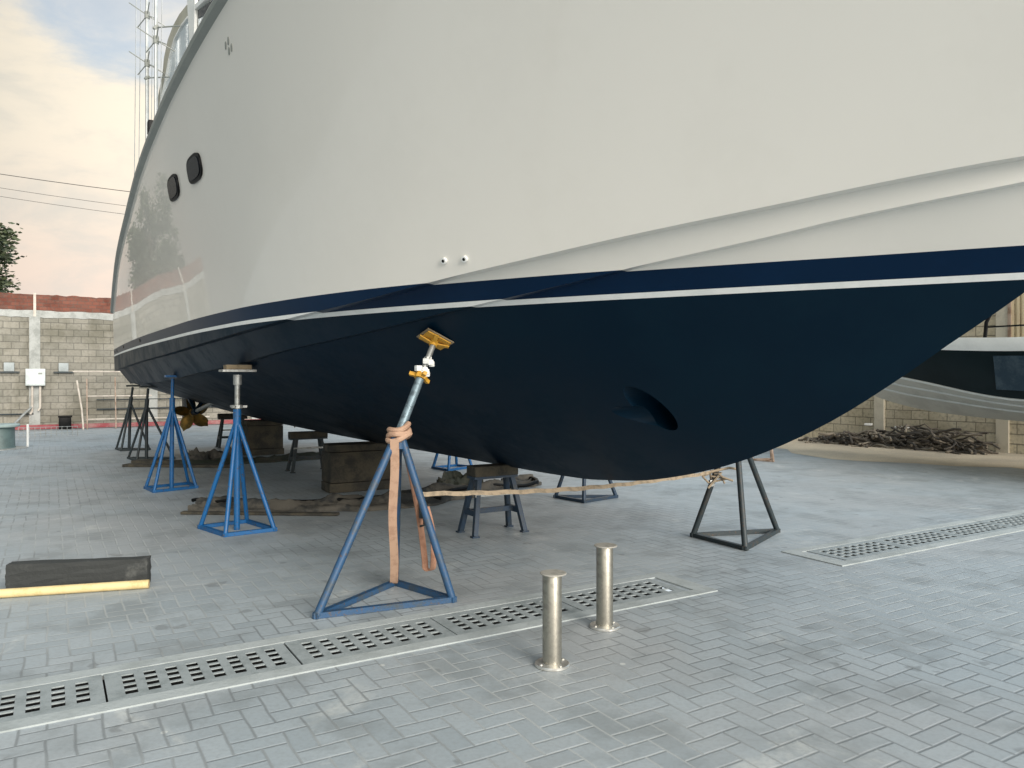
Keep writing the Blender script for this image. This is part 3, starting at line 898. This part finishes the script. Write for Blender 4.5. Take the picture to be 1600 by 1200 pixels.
# ------------------------------------------------------------------ bollards
def bollard(label, x, y, h):
    t = thing('bollard', label, 'bollard', (x, y, 0), 0, 'steel bollards by the drain')
    b = NB(); lathe(b, [(.085, .0), (.092, .003), (.092, .012), (.088, .016), (.055, .018), (.052, .019)], 36, (x, y, 0)); mk('base_plate', b, M['stain2'], t, smooth=30)
    b = NB(); lathe(b, [(.0505, .012), (.0505, h-.004), (.049, h)], 36, (x, y, 0)); mk('post', b, M['stain'], t, smooth=30)
    b = NB(); lathe(b, [(.058, h+.001), (.069, h+.002), (.070, h+.006), (.067, h+.009), (.02, h+.010)], 36, (x+.006, y, 0)); mk('cap', b, M['stainm'], t, smooth=30)
    b = NB()
    for k in range(4):
        a = k*math.pi/2+.6; lathe(b, [(.008, .016), (.008, .021), (.005, .023)], 10, (x+.072*math.cos(a), y+.072*math.sin(a), 0))
    mk('bolt', b, M['stain2'], t)
bollard('stainless steel bollard nearest the camera, in front of the drain', .21, 4.02, .478)
bollard('stainless steel bollard farther back beside the drain edge, with bright base plate', .56, 4.64, .488)

# ------------------------------------------------------------------ timber and pole on the left
b = NB(); pa = Vector((-3.57, 5.45, .097)); pb = Vector((-2.66, 5.63, .097)); bar(b, pa, pb, .11, .19); bmesh.ops.subdivide_edges(b, edges=b.edges[:], cuts=6, use_grid_fill=True)
rr = random.Random(4)
for v in b.verts: v.co += Vector((rr.uniform(-1, 1), rr.uniform(-1, 1), rr.uniform(-1, 1)))*.0035
for v in b.verts: v.co.z = max(v.co.z, .001)
solo('timber_beam', b, M['beam'], 'short blackened timber beam lying on the paving behind a yellow pole', 'timber beam', (-3.1, 5.5, 0), smooth=0)
b = NB(); tube(b, [(-4.9, 4.86, .032), (-3.50, 5.25, .032), (-2.60, 5.50, .032)], .031, 14)
solo('wooden_pole', b, M['pole'], 'pale yellow round pole lying in front of the black timber beam', 'pole', (-3.4, 5.2, 0))

# ------------------------------------------------------------------ tarps and boards under the hull
def tarp(name, label, cat, pts, wid, mat, hgt, seed, nx=110, ny=30, group=None):
    """crumpled cloth along a centre line"""
    rr = random.Random(seed); b = NB(); pts = [Vector((*p, 0)) for p in pts]
    cum = [0]
    for a, q in zip(pts, pts[1:]): cum.append(cum[-1]+(q-a).length)
    def at(t):
        L = t*cum[-1]
        for i in range(len(pts)-1):
            if L <= cum[i+1] or i == len(pts)-2:
                f = (L-cum[i])/(cum[i+1]-cum[i]); return pts[i].lerp(pts[i+1], f), (pts[i+1]-pts[i]).normalized()
    ph = [rr.uniform(0, 6) for _ in range(8)]
    G = []
    for i in range(nx+1):
        p, d = at(i/nx); s = Vector((-d.y, d.x, 0)); row = []
        e_ = i/nx*70; wl = wid*(.75+.25*math.sin(e_*.13+ph[0])+.08*math.sin(e_*.61+ph[1])+.10*mnoise.noise(Vector((e_*.5, seed, 0))))*(min(1, .45+e_/6, .45+(70-e_)/6))
        for j in range(ny+1):
            v = j/ny-.5; q = p+s*(v*wl+.05*math.sin(i*.21+ph[2]))
            h = abs(math.sin(v*9+ph[3]+.35*math.sin(i*.17+ph[4])))**3*.55+abs(math.sin(v*4.3+i*.09+ph[5]))**4*.6+.25*abs(math.sin(i*.33+v*6+ph[6]))**5
            h += .45*abs(mnoise.noise(Vector((q.x*5+seed, q.y*5, 0))))+.30*abs(mnoise.noise(Vector((q.x*13, q.y*13, seed))))
            h *= hgt*(1-.75*abs(2*v)**4)
            row.append(b.verts.new((q.x+rr.uniform(-.006, .006), q.y+rr.uniform(-.006, .006), .006+h+rr.uniform(0, .006))))
        G.append(row)
    lo = [[b.verts.new((v.co.x, v.co.y, .002)) for v in r_] for r_ in (G[0], G[-1])]
    for i in range(nx):
        for j in range(ny): b.faces.new((G[i][j], G[i+1][j], G[i+1][j+1], G[i][j+1]))
    for r_, l_ in ((G[0], lo[0]), (G[-1], lo[1])):
        for j in range(ny): b.faces.new((r_[j], r_[j+1], l_[j+1], l_[j]))
    for j in (0, ny):
        el = [b.verts.new((G[i][j].co.x, G[i][j].co.y, .002)) for i in range(nx+1)]
        for i in range(nx): b.faces.new((G[i][j], G[i+1][j], el[i+1], el[i]))
    return solo(name, b, mat, label, cat, at(.5)[0], group, smooth=60)
tarp('tarp', 'long crumpled brown tarp on the paving between the blue stand and near sawhorse', 'tarp', [(-3.62, 8.78), (-2.6, 8.75), (-1.75, 8.95), (-.9, 9.75), (-.2, 10.45), (.32, 10.95)], .85, M['tarp'], .10, 11, group='tarps under the hull')
tarp('tarp', 'small dark green bunched tarp behind the right leg of the big tripod', 'tarp', [(-1.02, 10.35), (-.75, 10.5), (-.45, 10.75)], .42, M['tarpg'], .17, 5, 40, 24, group='tarps under the hull')
tarp('tarp', 'flattened dark tarp on the paving below the stern timber block', 'tarp', [(-5.75, 13.3), (-4.9, 13.65), (-4.2, 14.2), (-3.6, 14.9)], .75, M['tarpg'], .07, 21, 70, 24, group='tarps under the hull')
tarp('bundle', 'grey-brown cloth bundle lying between the two blue stands', 'bundle', [(-5.95, 14.1), (-5.65, 14.05), (-5.2, 14.3)], .55, M['tarp'], .15, 31, 40, 24)
for lab, pts, r in (('thin black hose lying along the near side of the brown tarp', [(-3.75, 9.02), (-3.3, 8.86), (-2.6, 9.05), (-1.9, 9.0), (-1.3, 9.3), (-.8, 9.25)], .022),
                    ('black hose curling over the far end of the brown tarp near the sawhorse', [(-.85, 9.6), (-.3, 10.2), (.1, 10.35), (.35, 10.6), (.2, 11.0), (-.2, 10.95)], .025)):
    pp = []
    for i in range(len(pts)-1):
        for q in range(6):
            f = q/6; m0 = Vector(pts[max(i-1, 0)]); m1 = Vector(pts[i]); m2 = Vector(pts[i+1]); m3 = Vector(pts[min(i+2, len(pts)-1)])
            w_ = .5*((2*m1)+(m2-m0)*f+(2*m0-5*m1+4*m2-m3)*f*f+(3*m1-m0-3*m2+m3)*f**3); pp.append((w_.x, w_.y, .075+.02*math.sin(i*2+q*.6)))
    b = NB(); tube(b, pp, r, 8); solo('hose', b, M['black'], lab, 'hose', (*pts[2], 0), 'hoses under the hull')
def plank(label, p, q, w, h, mat):
    b = NB(); bar(b, (*p, h/2+.002), (*q, h/2+.002), w, h); bevel(b, .006, 1)
    solo('wooden_board', b, mat, label, 'board', ((p[0]+q[0])/2, (p[1]+q[1])/2, 0), 'loose boards under the hull')
plank('long dark board lying under the second dark tripod', (-6.62, 13.15), (-4.7, 13.0), .20, .045, M['wood'])
plank('weathered board with raised edge behind the front board at the stern stands', (-6.75, 13.75), (-5.2, 13.55), .24, .05, M['wood'])
plank('thin dark board along the front edge of the brown tarp', (-3.66, 8.52), (-1.9, 8.42), .09, .03, M['wood'])

# ------------------------------------------------------------------ left wall (parallel to the drain)
LW = Vector((-14.9, 22.5, 0)); 
def lw(a, h=0.0, off=0.0): return LW+U*a-N*off+Vector((0, 0, h))
W0, W1 = -4.6, 16.0
wall = thing('block_wall', 'grey concrete block wall topped with red brick behind the stern', 'wall', lw(0), UA)
def wbox(bmx, a0, a1, z0, z1, y0, y1):
    box(bmx, ((a0+a1)/2, (y0+y1)/2, (z0+z1)/2), (a1-a0, y1-y0, z1-z0))
b = NB(); wbox(b, W0, W1, 0, 3.34, 0, .20); mk('block_panel', b, M['block'], wall, world=False)
b = NB(); wbox(b, W0, W1, 3.34, 3.54, -.02, .22); bmesh.ops.subdivide_edges(b, edges=[e for e in b.edges if e.calc_length() > 5], cuts=120)
rr = random.Random(8)
for v in b.verts: v.co.z += rr.uniform(-.02, .02); v.co.y += rr.uniform(-.008, .008)
mk('ring_beam', b, M['concw'], wall, world=False)
b = NB(); wbox(b, W0, W1, 3.53, 4.02, .03, .17); bmesh.ops.subdivide_edges(b, edges=[e for e in b.edges if e.calc_length() > 5], cuts=200)
for v in b.verts:
    if v.co.z > 3.9: v.co.z += rr.choice((0, 0, 0, -.03, .02))
mk('brick_course', b, M['brick'], wall, world=False)
for k in range(-1, 5):
    a = .78+k*3.2
    b = NB(); wbox(b, a-.14, a+.14, 0, 3.36, -.05, .10); mk('pillar', b, M['concw'], wall, world=False)
    b = NB(); wbox(b, a-.035, a+.035, 3.30, 4.06, -.04, .03); mk('post', b, M['pvc'], wall, world=False)

t = thing('electrical_box', 'pale grey electrical box with conduits on the wall pillar', 'electrical box', lw(.80, 0, .1))
b = NB(); box(b, lw(.80, 1.55, .14), (.50, .18, .50), UA); bevel(b, .015); bx_ = mk('cabinet', b, M['box'], t)
b = NB(); box(b, lw(.80, 1.55, .236), (.44, .012, .44), UA); mk('door', b, M['box'], bx_)
b = NB(); box(b, lw(.92, 1.66, .246), (.10, .008, .05), UA); mk('name_plate', b, M['rail'], bx_)
for a, z0, z1 in ((.72, .55, 1.30), (.92, .65, 1.30)):
    b = NB(); tube(b, [lw(a, z1, .12), lw(a, z0, .12), lw(a-.05, z0-.1, .12)], .03, 8); mk('conduit', b, M['pvc'], t)
b = NB(); tube(b, [lw(.70, .66, .14), lw(.50, .45, .3), lw(.15, .04, .7)], .035, 8); mk('slanted_conduit', b, M['galv'], t)
for a, lab in ((.14, 'small pale wall lamp left of the electrical box'), (1.52, 'small pale wall lamp right of the electrical box')):
    t = thing('wall_lamp', lab, 'wall lamp', lw(a, 1.75, .02), 0, 'pale lamps on the block wall')
    b = NB(); box(b, lw(a, 1.85, .06), (.26, .12, .26), UA); bevel(b, .02); mk('housing', b, M['conc'], t)
    b = NB(); box(b, lw(a, 1.70, .05), (.52, .10, .04), UA); mk('shadow_bar', b, M['darkst'], t)  # dark bar standing in for the shadow line beneath the housing

# thin pipes along the wall
b = NB(); tube(b, [lw(-6, .46, .05), lw(.75, .46, .05)], .022, 6); tube(b, [lw(2.4, .56, .06), lw(9, .60, .06)], .022, 6); tube(b, [lw(2.4, .86, .05), lw(9, .88, .05)], .014, 6)
solo('wall_pipe', b, M['darkst'], 'thin dark pipe run along the foot of the block wall', 'pipe', lw(0, .4, .05))
t = thing('pipe_rack', 'thin rusty pipe frame standing against the block wall by the stern', 'pipe rack', lw(2.0, 0, .6))
b = NB(); tube(b, [lw(2.02, .0, .9), lw(1.98, .6, .75), lw(1.86, 1.45, .5)], .026, 8); mk('upright', b, M['pvc'], t)
for a, z1 in ((2.12, 1.5), (2.88, 1.55)):
    b = NB(); tube(b, [lw(a, -.0, .9), lw(a, z1, .5)], .018, 6); mk('upright', b, M['rustpipe'], t)
for a0, a1, z in ((1.75, 4.2, 1.72), (2.1, 3.9, .98), (2.1, 5.6, -.0+.28)):
    b = NB(); tube(b, [lw(a0, z, .6), lw(a1, z, .6)], .022, 6); mk('rail', b, M['pvc'], t)
b = NB(); wb = [lw(.1, .085, .45), lw(12, .085, .45)]
bar(b, wb[0], wb[1], .14, .13); bevel(b, .02)
solo('painted_kerb', b, M['redk'], 'faded red painted kerb at the foot of the block wall', 'kerb', lw(6, 0, .45))
b = NB(); c = lw(1.55, 0, .75); box(b, c+Vector((0, 0, .19)), (.32, .30, .36), UA); bevel(b, .03); box(b, c+Vector((0, 0, .39)), (.36, .34, .04), UA)
solo('bucket', b, M['black'], 'small black bin at the wall foot in front of the red kerb', 'bin', c)
# teal mooring pedestal
t = thing('steel_pedestal', 'teal steel pedestal with a wide top plate at the left edge of the yard', 'pedestal', (-11.0, 16.5, 0))
b = NB(); lathe(b, [(.30, .016), (.28, .05), (.27, .44), (.30, .47)], 26, (-11.0, 16.5, 0)); mk('drum', b, M['teal'], t)
b = NB(); lathe(b, [(.36, .47), (.37, .485), (.37, .515), (.35, .53)], 26, (-11.0, 16.5, 0)); mk('top_plate', b, M['tealtop'], t)
b = NB(); lathe(b, [(.52, .0), (.52, .012), (.50, .02)], 26, (-11.0, 16.5, 0)); mk('base_plate', b, M['galv'], t)
b = NB()
for i in range(12):
    p = Vector((-12.6, 19.6, 0))+U*(i*.12); tube(b, [p+Vector((0, 0, .0)), p+Vector((0, 0, .26))], .007, 4)
for z in (.08, .17, .25): tube(b, [Vector((-12.6, 19.6, z)), Vector((-12.6, 19.6, z))+U*1.32], .007, 4)
solo('wire_mesh', b, M['galv'], 'low panel of steel wire mesh standing on the paving by the pedestal', 'wire mesh', (-12.0, 20, 0))
b = NB(); tube(b, [(-10.72, 17.0, 0), (-10.72, 17.0, .50)], .025, 10)
solo('marker_post', b, M['whitep'], 'short white post beside the teal pedestal', 'post', (-10.72, 17.0, 0))

# ------------------------------------------------------------------ right wall (across the yard)
RB = Vector((10.2, 15.2, 0)); RA = UA+math.pi/2          # local x runs along N
rwall = thing('block_wall', 'block wall with concrete pillars behind the second boat on the right', 'wall', RB, RA)
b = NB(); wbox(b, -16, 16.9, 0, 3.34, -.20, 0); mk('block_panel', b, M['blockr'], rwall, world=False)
b = NB(); wbox(b, -16, 16.8, 3.34, 3.54, -.22, .02); mk('ring_beam', b, M['concw'], rwall, world=False)
b = NB(); wbox(b, -16, 16.8, 3.53, 4.02, -.17, -.03); mk('brick_course', b, M['brick'], rwall, world=False)
for k in range(-5, 6):
    a = .45+k*2.7
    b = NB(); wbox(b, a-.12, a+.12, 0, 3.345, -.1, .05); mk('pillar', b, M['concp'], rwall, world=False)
t = thing('metal_sheet', 'tan corrugated metal sheet fixed high on the right wall above the second boat', 'metal sheet', RB+N*-.75-U*.03, RA)
b = NB()
for i in range(40):
    x0 = -1.0+i*.05; y = .03+.018*(1 if i % 2 else -1)
    wbox(b, x0, x0+.05, 1.45, 3.3, y, y+.012)
mk('panel', b, M['sheet'], t, world=False, smooth=0)
b = NB()
for x0 in (-1.03, 1.03): wbox(b, x0-.03, x0+.03, 1.4, 3.36, .0, .09)
mk('sheet_frame', b, M['rustpipe'], t, world=False)

# tangled heap of old rope and nets along the right wall
b = NB(); rr = random.Random(12); bl = NB()
h0 = RB+N*4.6-U*.55; h1 = RB+N*1.0-U*.5
for k in range(230):
    f = rr.random()**.9; base = h0.lerp(h1, f)
    wid = .55*(1-.5*f); hh = .50*math.sin(math.pi*min(1, .18+.82*(1-f)**.7))*(.6+.4*rr.random())
    p = base+U*rr.uniform(-wid, wid*.6)+Vector((0, 0, rr.random()**1.3*hh+.02))
    ang = rr.gauss(0, .55); pts = [p]
    for q in range(6):
        ang += rr.gauss(0, .35)
        p = p-N*math.cos(ang)*.14+U*math.sin(ang)*.11+Vector((0, 0, rr.gauss(-.012, .05))); p.z = max(.02, min(p.z, hh+.1)); pts.append(p.copy())
    tube(b if rr.random() < .72 else bl, pts, rr.uniform(.014, .034), 6)
t = solo('rope_heap', b, M['heap'], 'tangled heap of old dark ropes and nets along the right wall', 'rope heap', (h0+h1)/2)
mk('pale_ropes', bl, M['heapl'], t)
for p in (h0.lerp(h1, .42)+Vector((0, 0, .46)), h0.lerp(h1, .62)+Vector((0, 0, .43)), h0.lerp(h1, .66)+Vector((.0, .0, .42))):
    b = NB(); box(b, p, (.16, .12, .05), rr.uniform(0, 3)); bevel(b, .012); mk('rag', b, M['whitep'], t)

# ------------------------------------------------------------------ second boat on the right
B0 = Vector((7.35, 11.0, 0))                       # near gunwale reference, local x runs forward along N
boat2 = thing('speedboat', 'dark sided boat with white gunwale standing behind the yacht bow on the right', 'boat', B0+U*1.35, RA)
hb2 = pchip([-6, -2, 0, 1.5, 2.8, 3.8, 4.6], [1.25, 1.35, 1.35, 1.28, 1.0, .55, .02])
gz2 = pchip([-6, 0, 2, 4.6], [1.86, 1.90, 2.0, 2.12]); cz2 = pchip([-6, 0, 1.9, 3.4, 4.6], [1.12, 1.20, 1.50, 1.75, 2.02]); cb2 = pchip([-6, 0, 1.9, 3.4, 4.45], [1.18, 1.22, .98, .52, .02])
kz2 = pchip([-6, 0, 1.9, 3.0, 3.8, 4.4], [.76, .80, .90, 1.10, 1.45, 1.95])
secs2 = []
for i in range(61):
    u = i/60; x = -6+10.6*u; xc = -6+10.45*u; xk = -6+10.4*u
    Kp = Vector((xk, 0, kz2(xk))); Cp = Vector((xc, cb2(xc), cz2(xc))); Gp = Vector((x, hb2(x), gz2(x))); Tp = Gp+Vector((.05*u, .05, .20))
    secs2.append((Kp, Cp, Gp, Tp))
def loft2(name, lo, hi, nn, mat, bulge=0.0, smooth=30):
    b = NB(); gg = {}
    for i, s in enumerate(secs2):
        for j in range(nn+1):
            p = s[lo].lerp(s[hi], j/nn); p.y += bulge*math.sin(math.pi*j/nn)*min(1, p.y)
            for sd in (-1, 1): gg[(i, j, sd)] = b.verts.new((p.x, sd*p.y, p.z))
    for i in range(60):
        for j in range(nn):
            for sd in (-1, 1): b.faces.new((gg[(i, j, sd)], gg[(i+1, j, sd)], gg[(i+1, j+1, sd)], gg[(i, j+1, sd)]))
    if lo == 2:
        for i in range(60): b.faces.new((gg[(i, nn, -1)], gg[(i+1, nn, -1)], gg[(i+1, nn, 1)], gg[(i, nn, 1)]))
        b.faces.new((gg[(0, 0, -1)], gg[(0, nn, -1)], gg[(0, nn, 1)], gg[(0, 0, 1)]))
    else:
        b.faces.new([gg[(0, j, -1)] for j in range(nn+1)]+[gg[(0, j, 1)] for j in range(nn, -1, -1)])
    bmesh.ops.remove_doubles(b, verts=b.verts[:], dist=1e-4)
    return mk(name, b, mat, boat2, world=False, smooth=smooth)
hb_ = loft2('hull_bottom', 0, 1, 6, M['boat2b'])
loft2('hull_side', 1, 2, 6, M['boat2'], .03)
loft2('gunwale', 2, 3, 3, M['gunw'], .02)
for fr_, zo in ((.97, .0), (.72, .0), (.45, .0)):
    b = NB()
    for sd in (1, -1):
        pts = []
        for i in range(4, 57, 2):
            p = secs2[i][0].lerp(secs2[i][1], fr_); pts.append((p.x, sd*p.y, p.z-.005))
        tube(b, pts, .020, 6)
    mk('spray_strake', b, M['whitep'], hb_, world=False)
b = NB()
def side2(x, t):
    u = (x+6)/10.6; i = min(59, int(u*60)); s = secs2[i]; p = s[1].lerp(s[2], t); return Vector((x, p.y+.03*math.sin(math.pi*t), p.z))
cs = [side2(.42, .18), side2(-.75, .16), side2(-.75, .90), side2(.42, .90)]
for sd in (1,):
    lo = [b.verts.new((p.x, sd*(p.y-.01), p.z)) for p in cs]; hi = [b.verts.new((p.x, sd*(p.y+.042), p.z)) for p in cs]
    for k in range(4): b.faces.new((lo[k], lo[(k+1) % 4], hi[(k+1) % 4], hi[k]))
    b.faces.new(hi)
mk('hull_window', b, M['bluegl'], boat2, world=False, smooth=0)
b = NB()
for sd in (1, -1):
    tube(b, [(.62, sd*1.22, 2.10), (.60, sd*1.22, 2.35), (.50, sd*1.2, 2.58), (.22, sd*1.18, 2.80), (-.4, sd*1.15, 2.9), (-3, sd*1.15, 2.9), (-3.0, sd*1.2, 2.08)], .028, 8)
    tube(b, [(.58, sd*1.21, 2.28), (-3, sd*1.19, 2.28)], .014, 6)
mk('rail', b, M['black'], boat2, world=False)
port2 = thing('timber_block', 'timber cradle block under the second boat', 'timber block', B0+U*1.35-N*3.0, RA)
b = NB(); box(b, (0, 0, .355), (.5, .5, .70)); bevel(b, .02); mk('timber', b, M['wood'], port2, world=False)
port3 = thing('boat_stand', 'small rusty tripod stand beyond the yacht keel, under the second boat bow', 'boat stand', (4.60, 14.0, 0))
fe = [(4.40, 14.12), (4.71, 13.83), (4.80, 14.2)]
for f in fe:
    b = NB(); tube(b, [(*f, .01), (4.66, 14.05, .95)], .020, 8); mk('leg', b, M['rustpipe'], port3)
b = NB()
for a, q in zip(fe, fe[1:]+fe[:1]): bar(b, (*a, .02), (*q, .02), .03, .03)
mk('base_frame', b, M['rustpipe'], port3)
b = NB(); tube(b, [(4.66, 14.05, .9), (5.02, 14.35, 1.33)], .022, 8); mk('screw', b, M['rustpipe'], port3)

# ------------------------------------------------------------------ tree behind the left wall
def tree(label, c, h, cr, ch, n, seed):
    rr = random.Random(seed); t = thing('tree', label, 'tree', c)
    b = NB(); c = Vector(c)
    tube(b, [c, c+Vector((.1, 0, h*.35)), c+Vector((-.05, .1, h*.62)), c+Vector((.1, 0, h*.9))], .20, 10, .05)
    tips = []
    for k in range(16):
        a = rr.uniform(0, 6.28); z0 = h*rr.uniform(.52, .84)
        e = c+Vector((math.cos(a)*cr*rr.uniform(.5, .95), math.sin(a)*cr*rr.uniform(.5, .95), z0+rr.uniform(-.1, .9)))
        s = c+Vector((0, 0, z0)); m = s.lerp(e, .5)+Vector((0, 0, .15)); tube(b, [s, m, e], .05, 6, .012); tips.append((m, .45)); tips += [(e, .6), (e, .6)]
        for q in range(3):
            e2 = e+Vector((rr.gauss(0, .5), rr.gauss(0, .5), rr.gauss(0, .4))); tube(b, [e, e2], .014, 5, .006); tips.append((e2, .40))
    mk('trunk', b, M['bark'], t)
    lf = NB()
    for k in range(n):
        tp, sp = rr.choice(tips)
        p = tp+Vector((rr.gauss(0, sp*.55), rr.gauss(0, sp*.55), rr.gauss(0, sp*.42)))
        s = rr.uniform(.05, .11); q = Vector((rr.gauss(0, 1), rr.gauss(0, 1), rr.gauss(0, 1))).normalized(); x, y, _ = frame(q)
        vs = [lf.verts.new(p+x*s*1.3), lf.verts.new(p+y*s*.6), lf.verts.new(p-x*s*1.1), lf.verts.new(p-y*s*.6)]
        lf.faces.new(vs)
    mk('crown', lf, M['leaf'], t, smooth=0)
tree('dark leafy tree rising behind the block wall at the left edge', (-20.6, 27.2, 0), 8.2, 2.2, 3, 13000, 3)

# overhead cables
for k, (z0, z1, off) in enumerate(((13.55, 11.9, 0), (13.0, 11.0, 1), (12.6, 10.6, 2))):
    pts = []
    for i in range(25):
        f = i/24; p = Vector((-42, 38+off*.3, z0+1.0)).lerp(Vector((6, 42+off*.3, z1-2.0)), f); p.z -= 1.2*math.sin(math.pi*f); pts.append(p)
    b = NB(); tube(b, pts, .018 if k == 0 else .011, 5)
    lab = ('thickest and highest overhead cable crossing the sky at left', 'middle thin overhead cable crossing the sky at left', 'lowest thin overhead cable crossing the sky at left')[k]
    solo('overhead_cable', b, M['wire'], lab, 'cable', pts[12], 'overhead cables')

# ------------------------------------------------------------------ light: low hazy sun from behind right, evening sky with cream clouds
SUN_EL, SUN_AZ = R(22), R(143)          # azimuth clockwise from +Y
sd = Vector((math.sin(SUN_AZ)*math.cos(SUN_EL), math.cos(SUN_AZ)*math.cos(SUN_EL), math.sin(SUN_EL)))
ld = bpy.data.lights.new('sun', 'SUN'); ld.energy = 2.9; ld.angle = R(34); ld.color = (1.0, .94, .86)
lo_ = bpy.data.objects.new('sun', ld); COL.objects.link(lo_)
lo_.rotation_euler = (-sd).to_track_quat('-Z', 'Y').to_euler(); lo_.location = sd*60

w = bpy.data.worlds.new('World'); sc.world = w; w.use_nodes = True
nt = w.node_tree; nt.nodes.clear()
class WT(NT):
    def __init__(s, tree): s.t = tree
t = WT(nt)
tc = t.n('ShaderNodeTexCoord'); dv = tc.outputs['Generated']
sky = t.n('ShaderNodeTexSky', sky_type='NISHITA'); sky.sun_disc = False; sky.sun_elevation = SUN_EL; sky.sun_rotation = SUN_AZ
sky.air_density = 1.2; sky.dust_density = 1.5
bg1 = t.n('ShaderNodeBackground'); t.l(sky.outputs[0], bg1.inputs[0]); bg1.inputs[1].default_value = .12
sp = t.n('ShaderNodeSeparateXYZ'); t.l(dv, sp.inputs[0])
# stretch the clouds sideways
mp = t.n('ShaderNodeMapping'); t.l(dv, mp.inputs[0]); mp.inputs['Scale'].default_value = (1.0, 1.0, 2.6); mp.inputs['Rotation'].default_value = (0, R(10), 0); mp.inputs['Location'].default_value = (.35, .1, .2)
n1 = t.noise(mp.outputs[0], 2.6, 9, .58, .35)
n2 = t.noise(mp.outputs[0], 6.0, 8, .6, .3)
def dirdot(v):
    v = Vector(v).normalized()
    x = t.n('ShaderNodeVectorMath', operation='DOT_PRODUCT'); t.l(dv, x.inputs[0]); x.inputs[1].default_value = v
    return x.outputs['Value']
cov = t.ramp(t.math('ADD', n1, t.math('MULTIPLY', t.ramp(sp.outputs[2], .60, .02), .26)), .30, .52)
gap = t.ramp(dirdot((-.49, 1, .55)), .984, .9995)             # the blue opening high on the left
gap = t.ramp(t.math('MULTIPLY_ADD', t.math('SUBTRACT', n2, .5), 1.8, gap), .25, 1.0)
cov = t.math('MULTIPLY', t.math('MAXIMUM', cov, .55), t.math('SUBTRACT', 1.0, t.math('MULTIPLY', gap, .55)))
warm = t.ramp(dirdot((-.45, 1, .15)), .62, .93)               # evening glow side
back = t.ramp(dirdot((.40, -.92, .30)), .2, .95)              # veiled sun side
dim = t.ramp(dirdot((-1.0, -.20, .22)), .22, .84)             # unseen left sky, darkened on purpose to shade the aft hull
el = t.ramp(sp.outputs[2], .04, .30)
ccol = t.mix(el, (.77, .615, .52), (.84, .75, .61))
ccol = t.mix(t.math('MULTIPLY', t.ramp(n2, .42, .68), .6), ccol, (.56, .555, .51))
ccool = t.mix(el, (.50, .66, .76), (.42, .60, .76))
ccol = t.mix(warm, ccool, ccol)
ccol = t.mix(dim, ccol, (.085, .11, .115))
ccol = t.mix(back, ccol, (1.36, 1.30, 1.16))
cov = t.math('MAXIMUM', cov, t.math('MULTIPLY', dim, .95))
bg2 = t.n('ShaderNodeBackground'); t.l(ccol, bg2.inputs[0]); bg2.inputs[1].default_value = 1.0
ms = t.n('ShaderNodeMixShader'); t.l(t.math('MAXIMUM', cov, t.math('MULTIPLY', back, .7)), ms.inputs[0]); t.l(bg1.outputs[0], ms.inputs[1]); t.l(bg2.outputs[0], ms.inputs[2])
wo = t.n('ShaderNodeOutputWorld'); t.l(ms.outputs[0], wo.inputs[0])

# ------------------------------------------------------------------ camera and view
cd = bpy.data.cameras.new('camera'); cam = bpy.data.objects.new('camera', cd); COL.objects.link(cam)
cam.location = (0, 0, 1.5); cam.rotation_euler = (R(90), 0, 0)
cd.sensor_width = 36; cd.lens = 27.0; cd.shift_y = -.005; cd.clip_end = 600; cd.clip_start = .05
sc.camera = cam
sc.view_settings.view_transform = 'Standard'; sc.view_settings.look = 'None'
sc.view_settings.exposure = 0.45; sc.view_settings.gamma = 1
sc.render.engine = 'CYCLES'
sc.cycles.max_bounces = 8
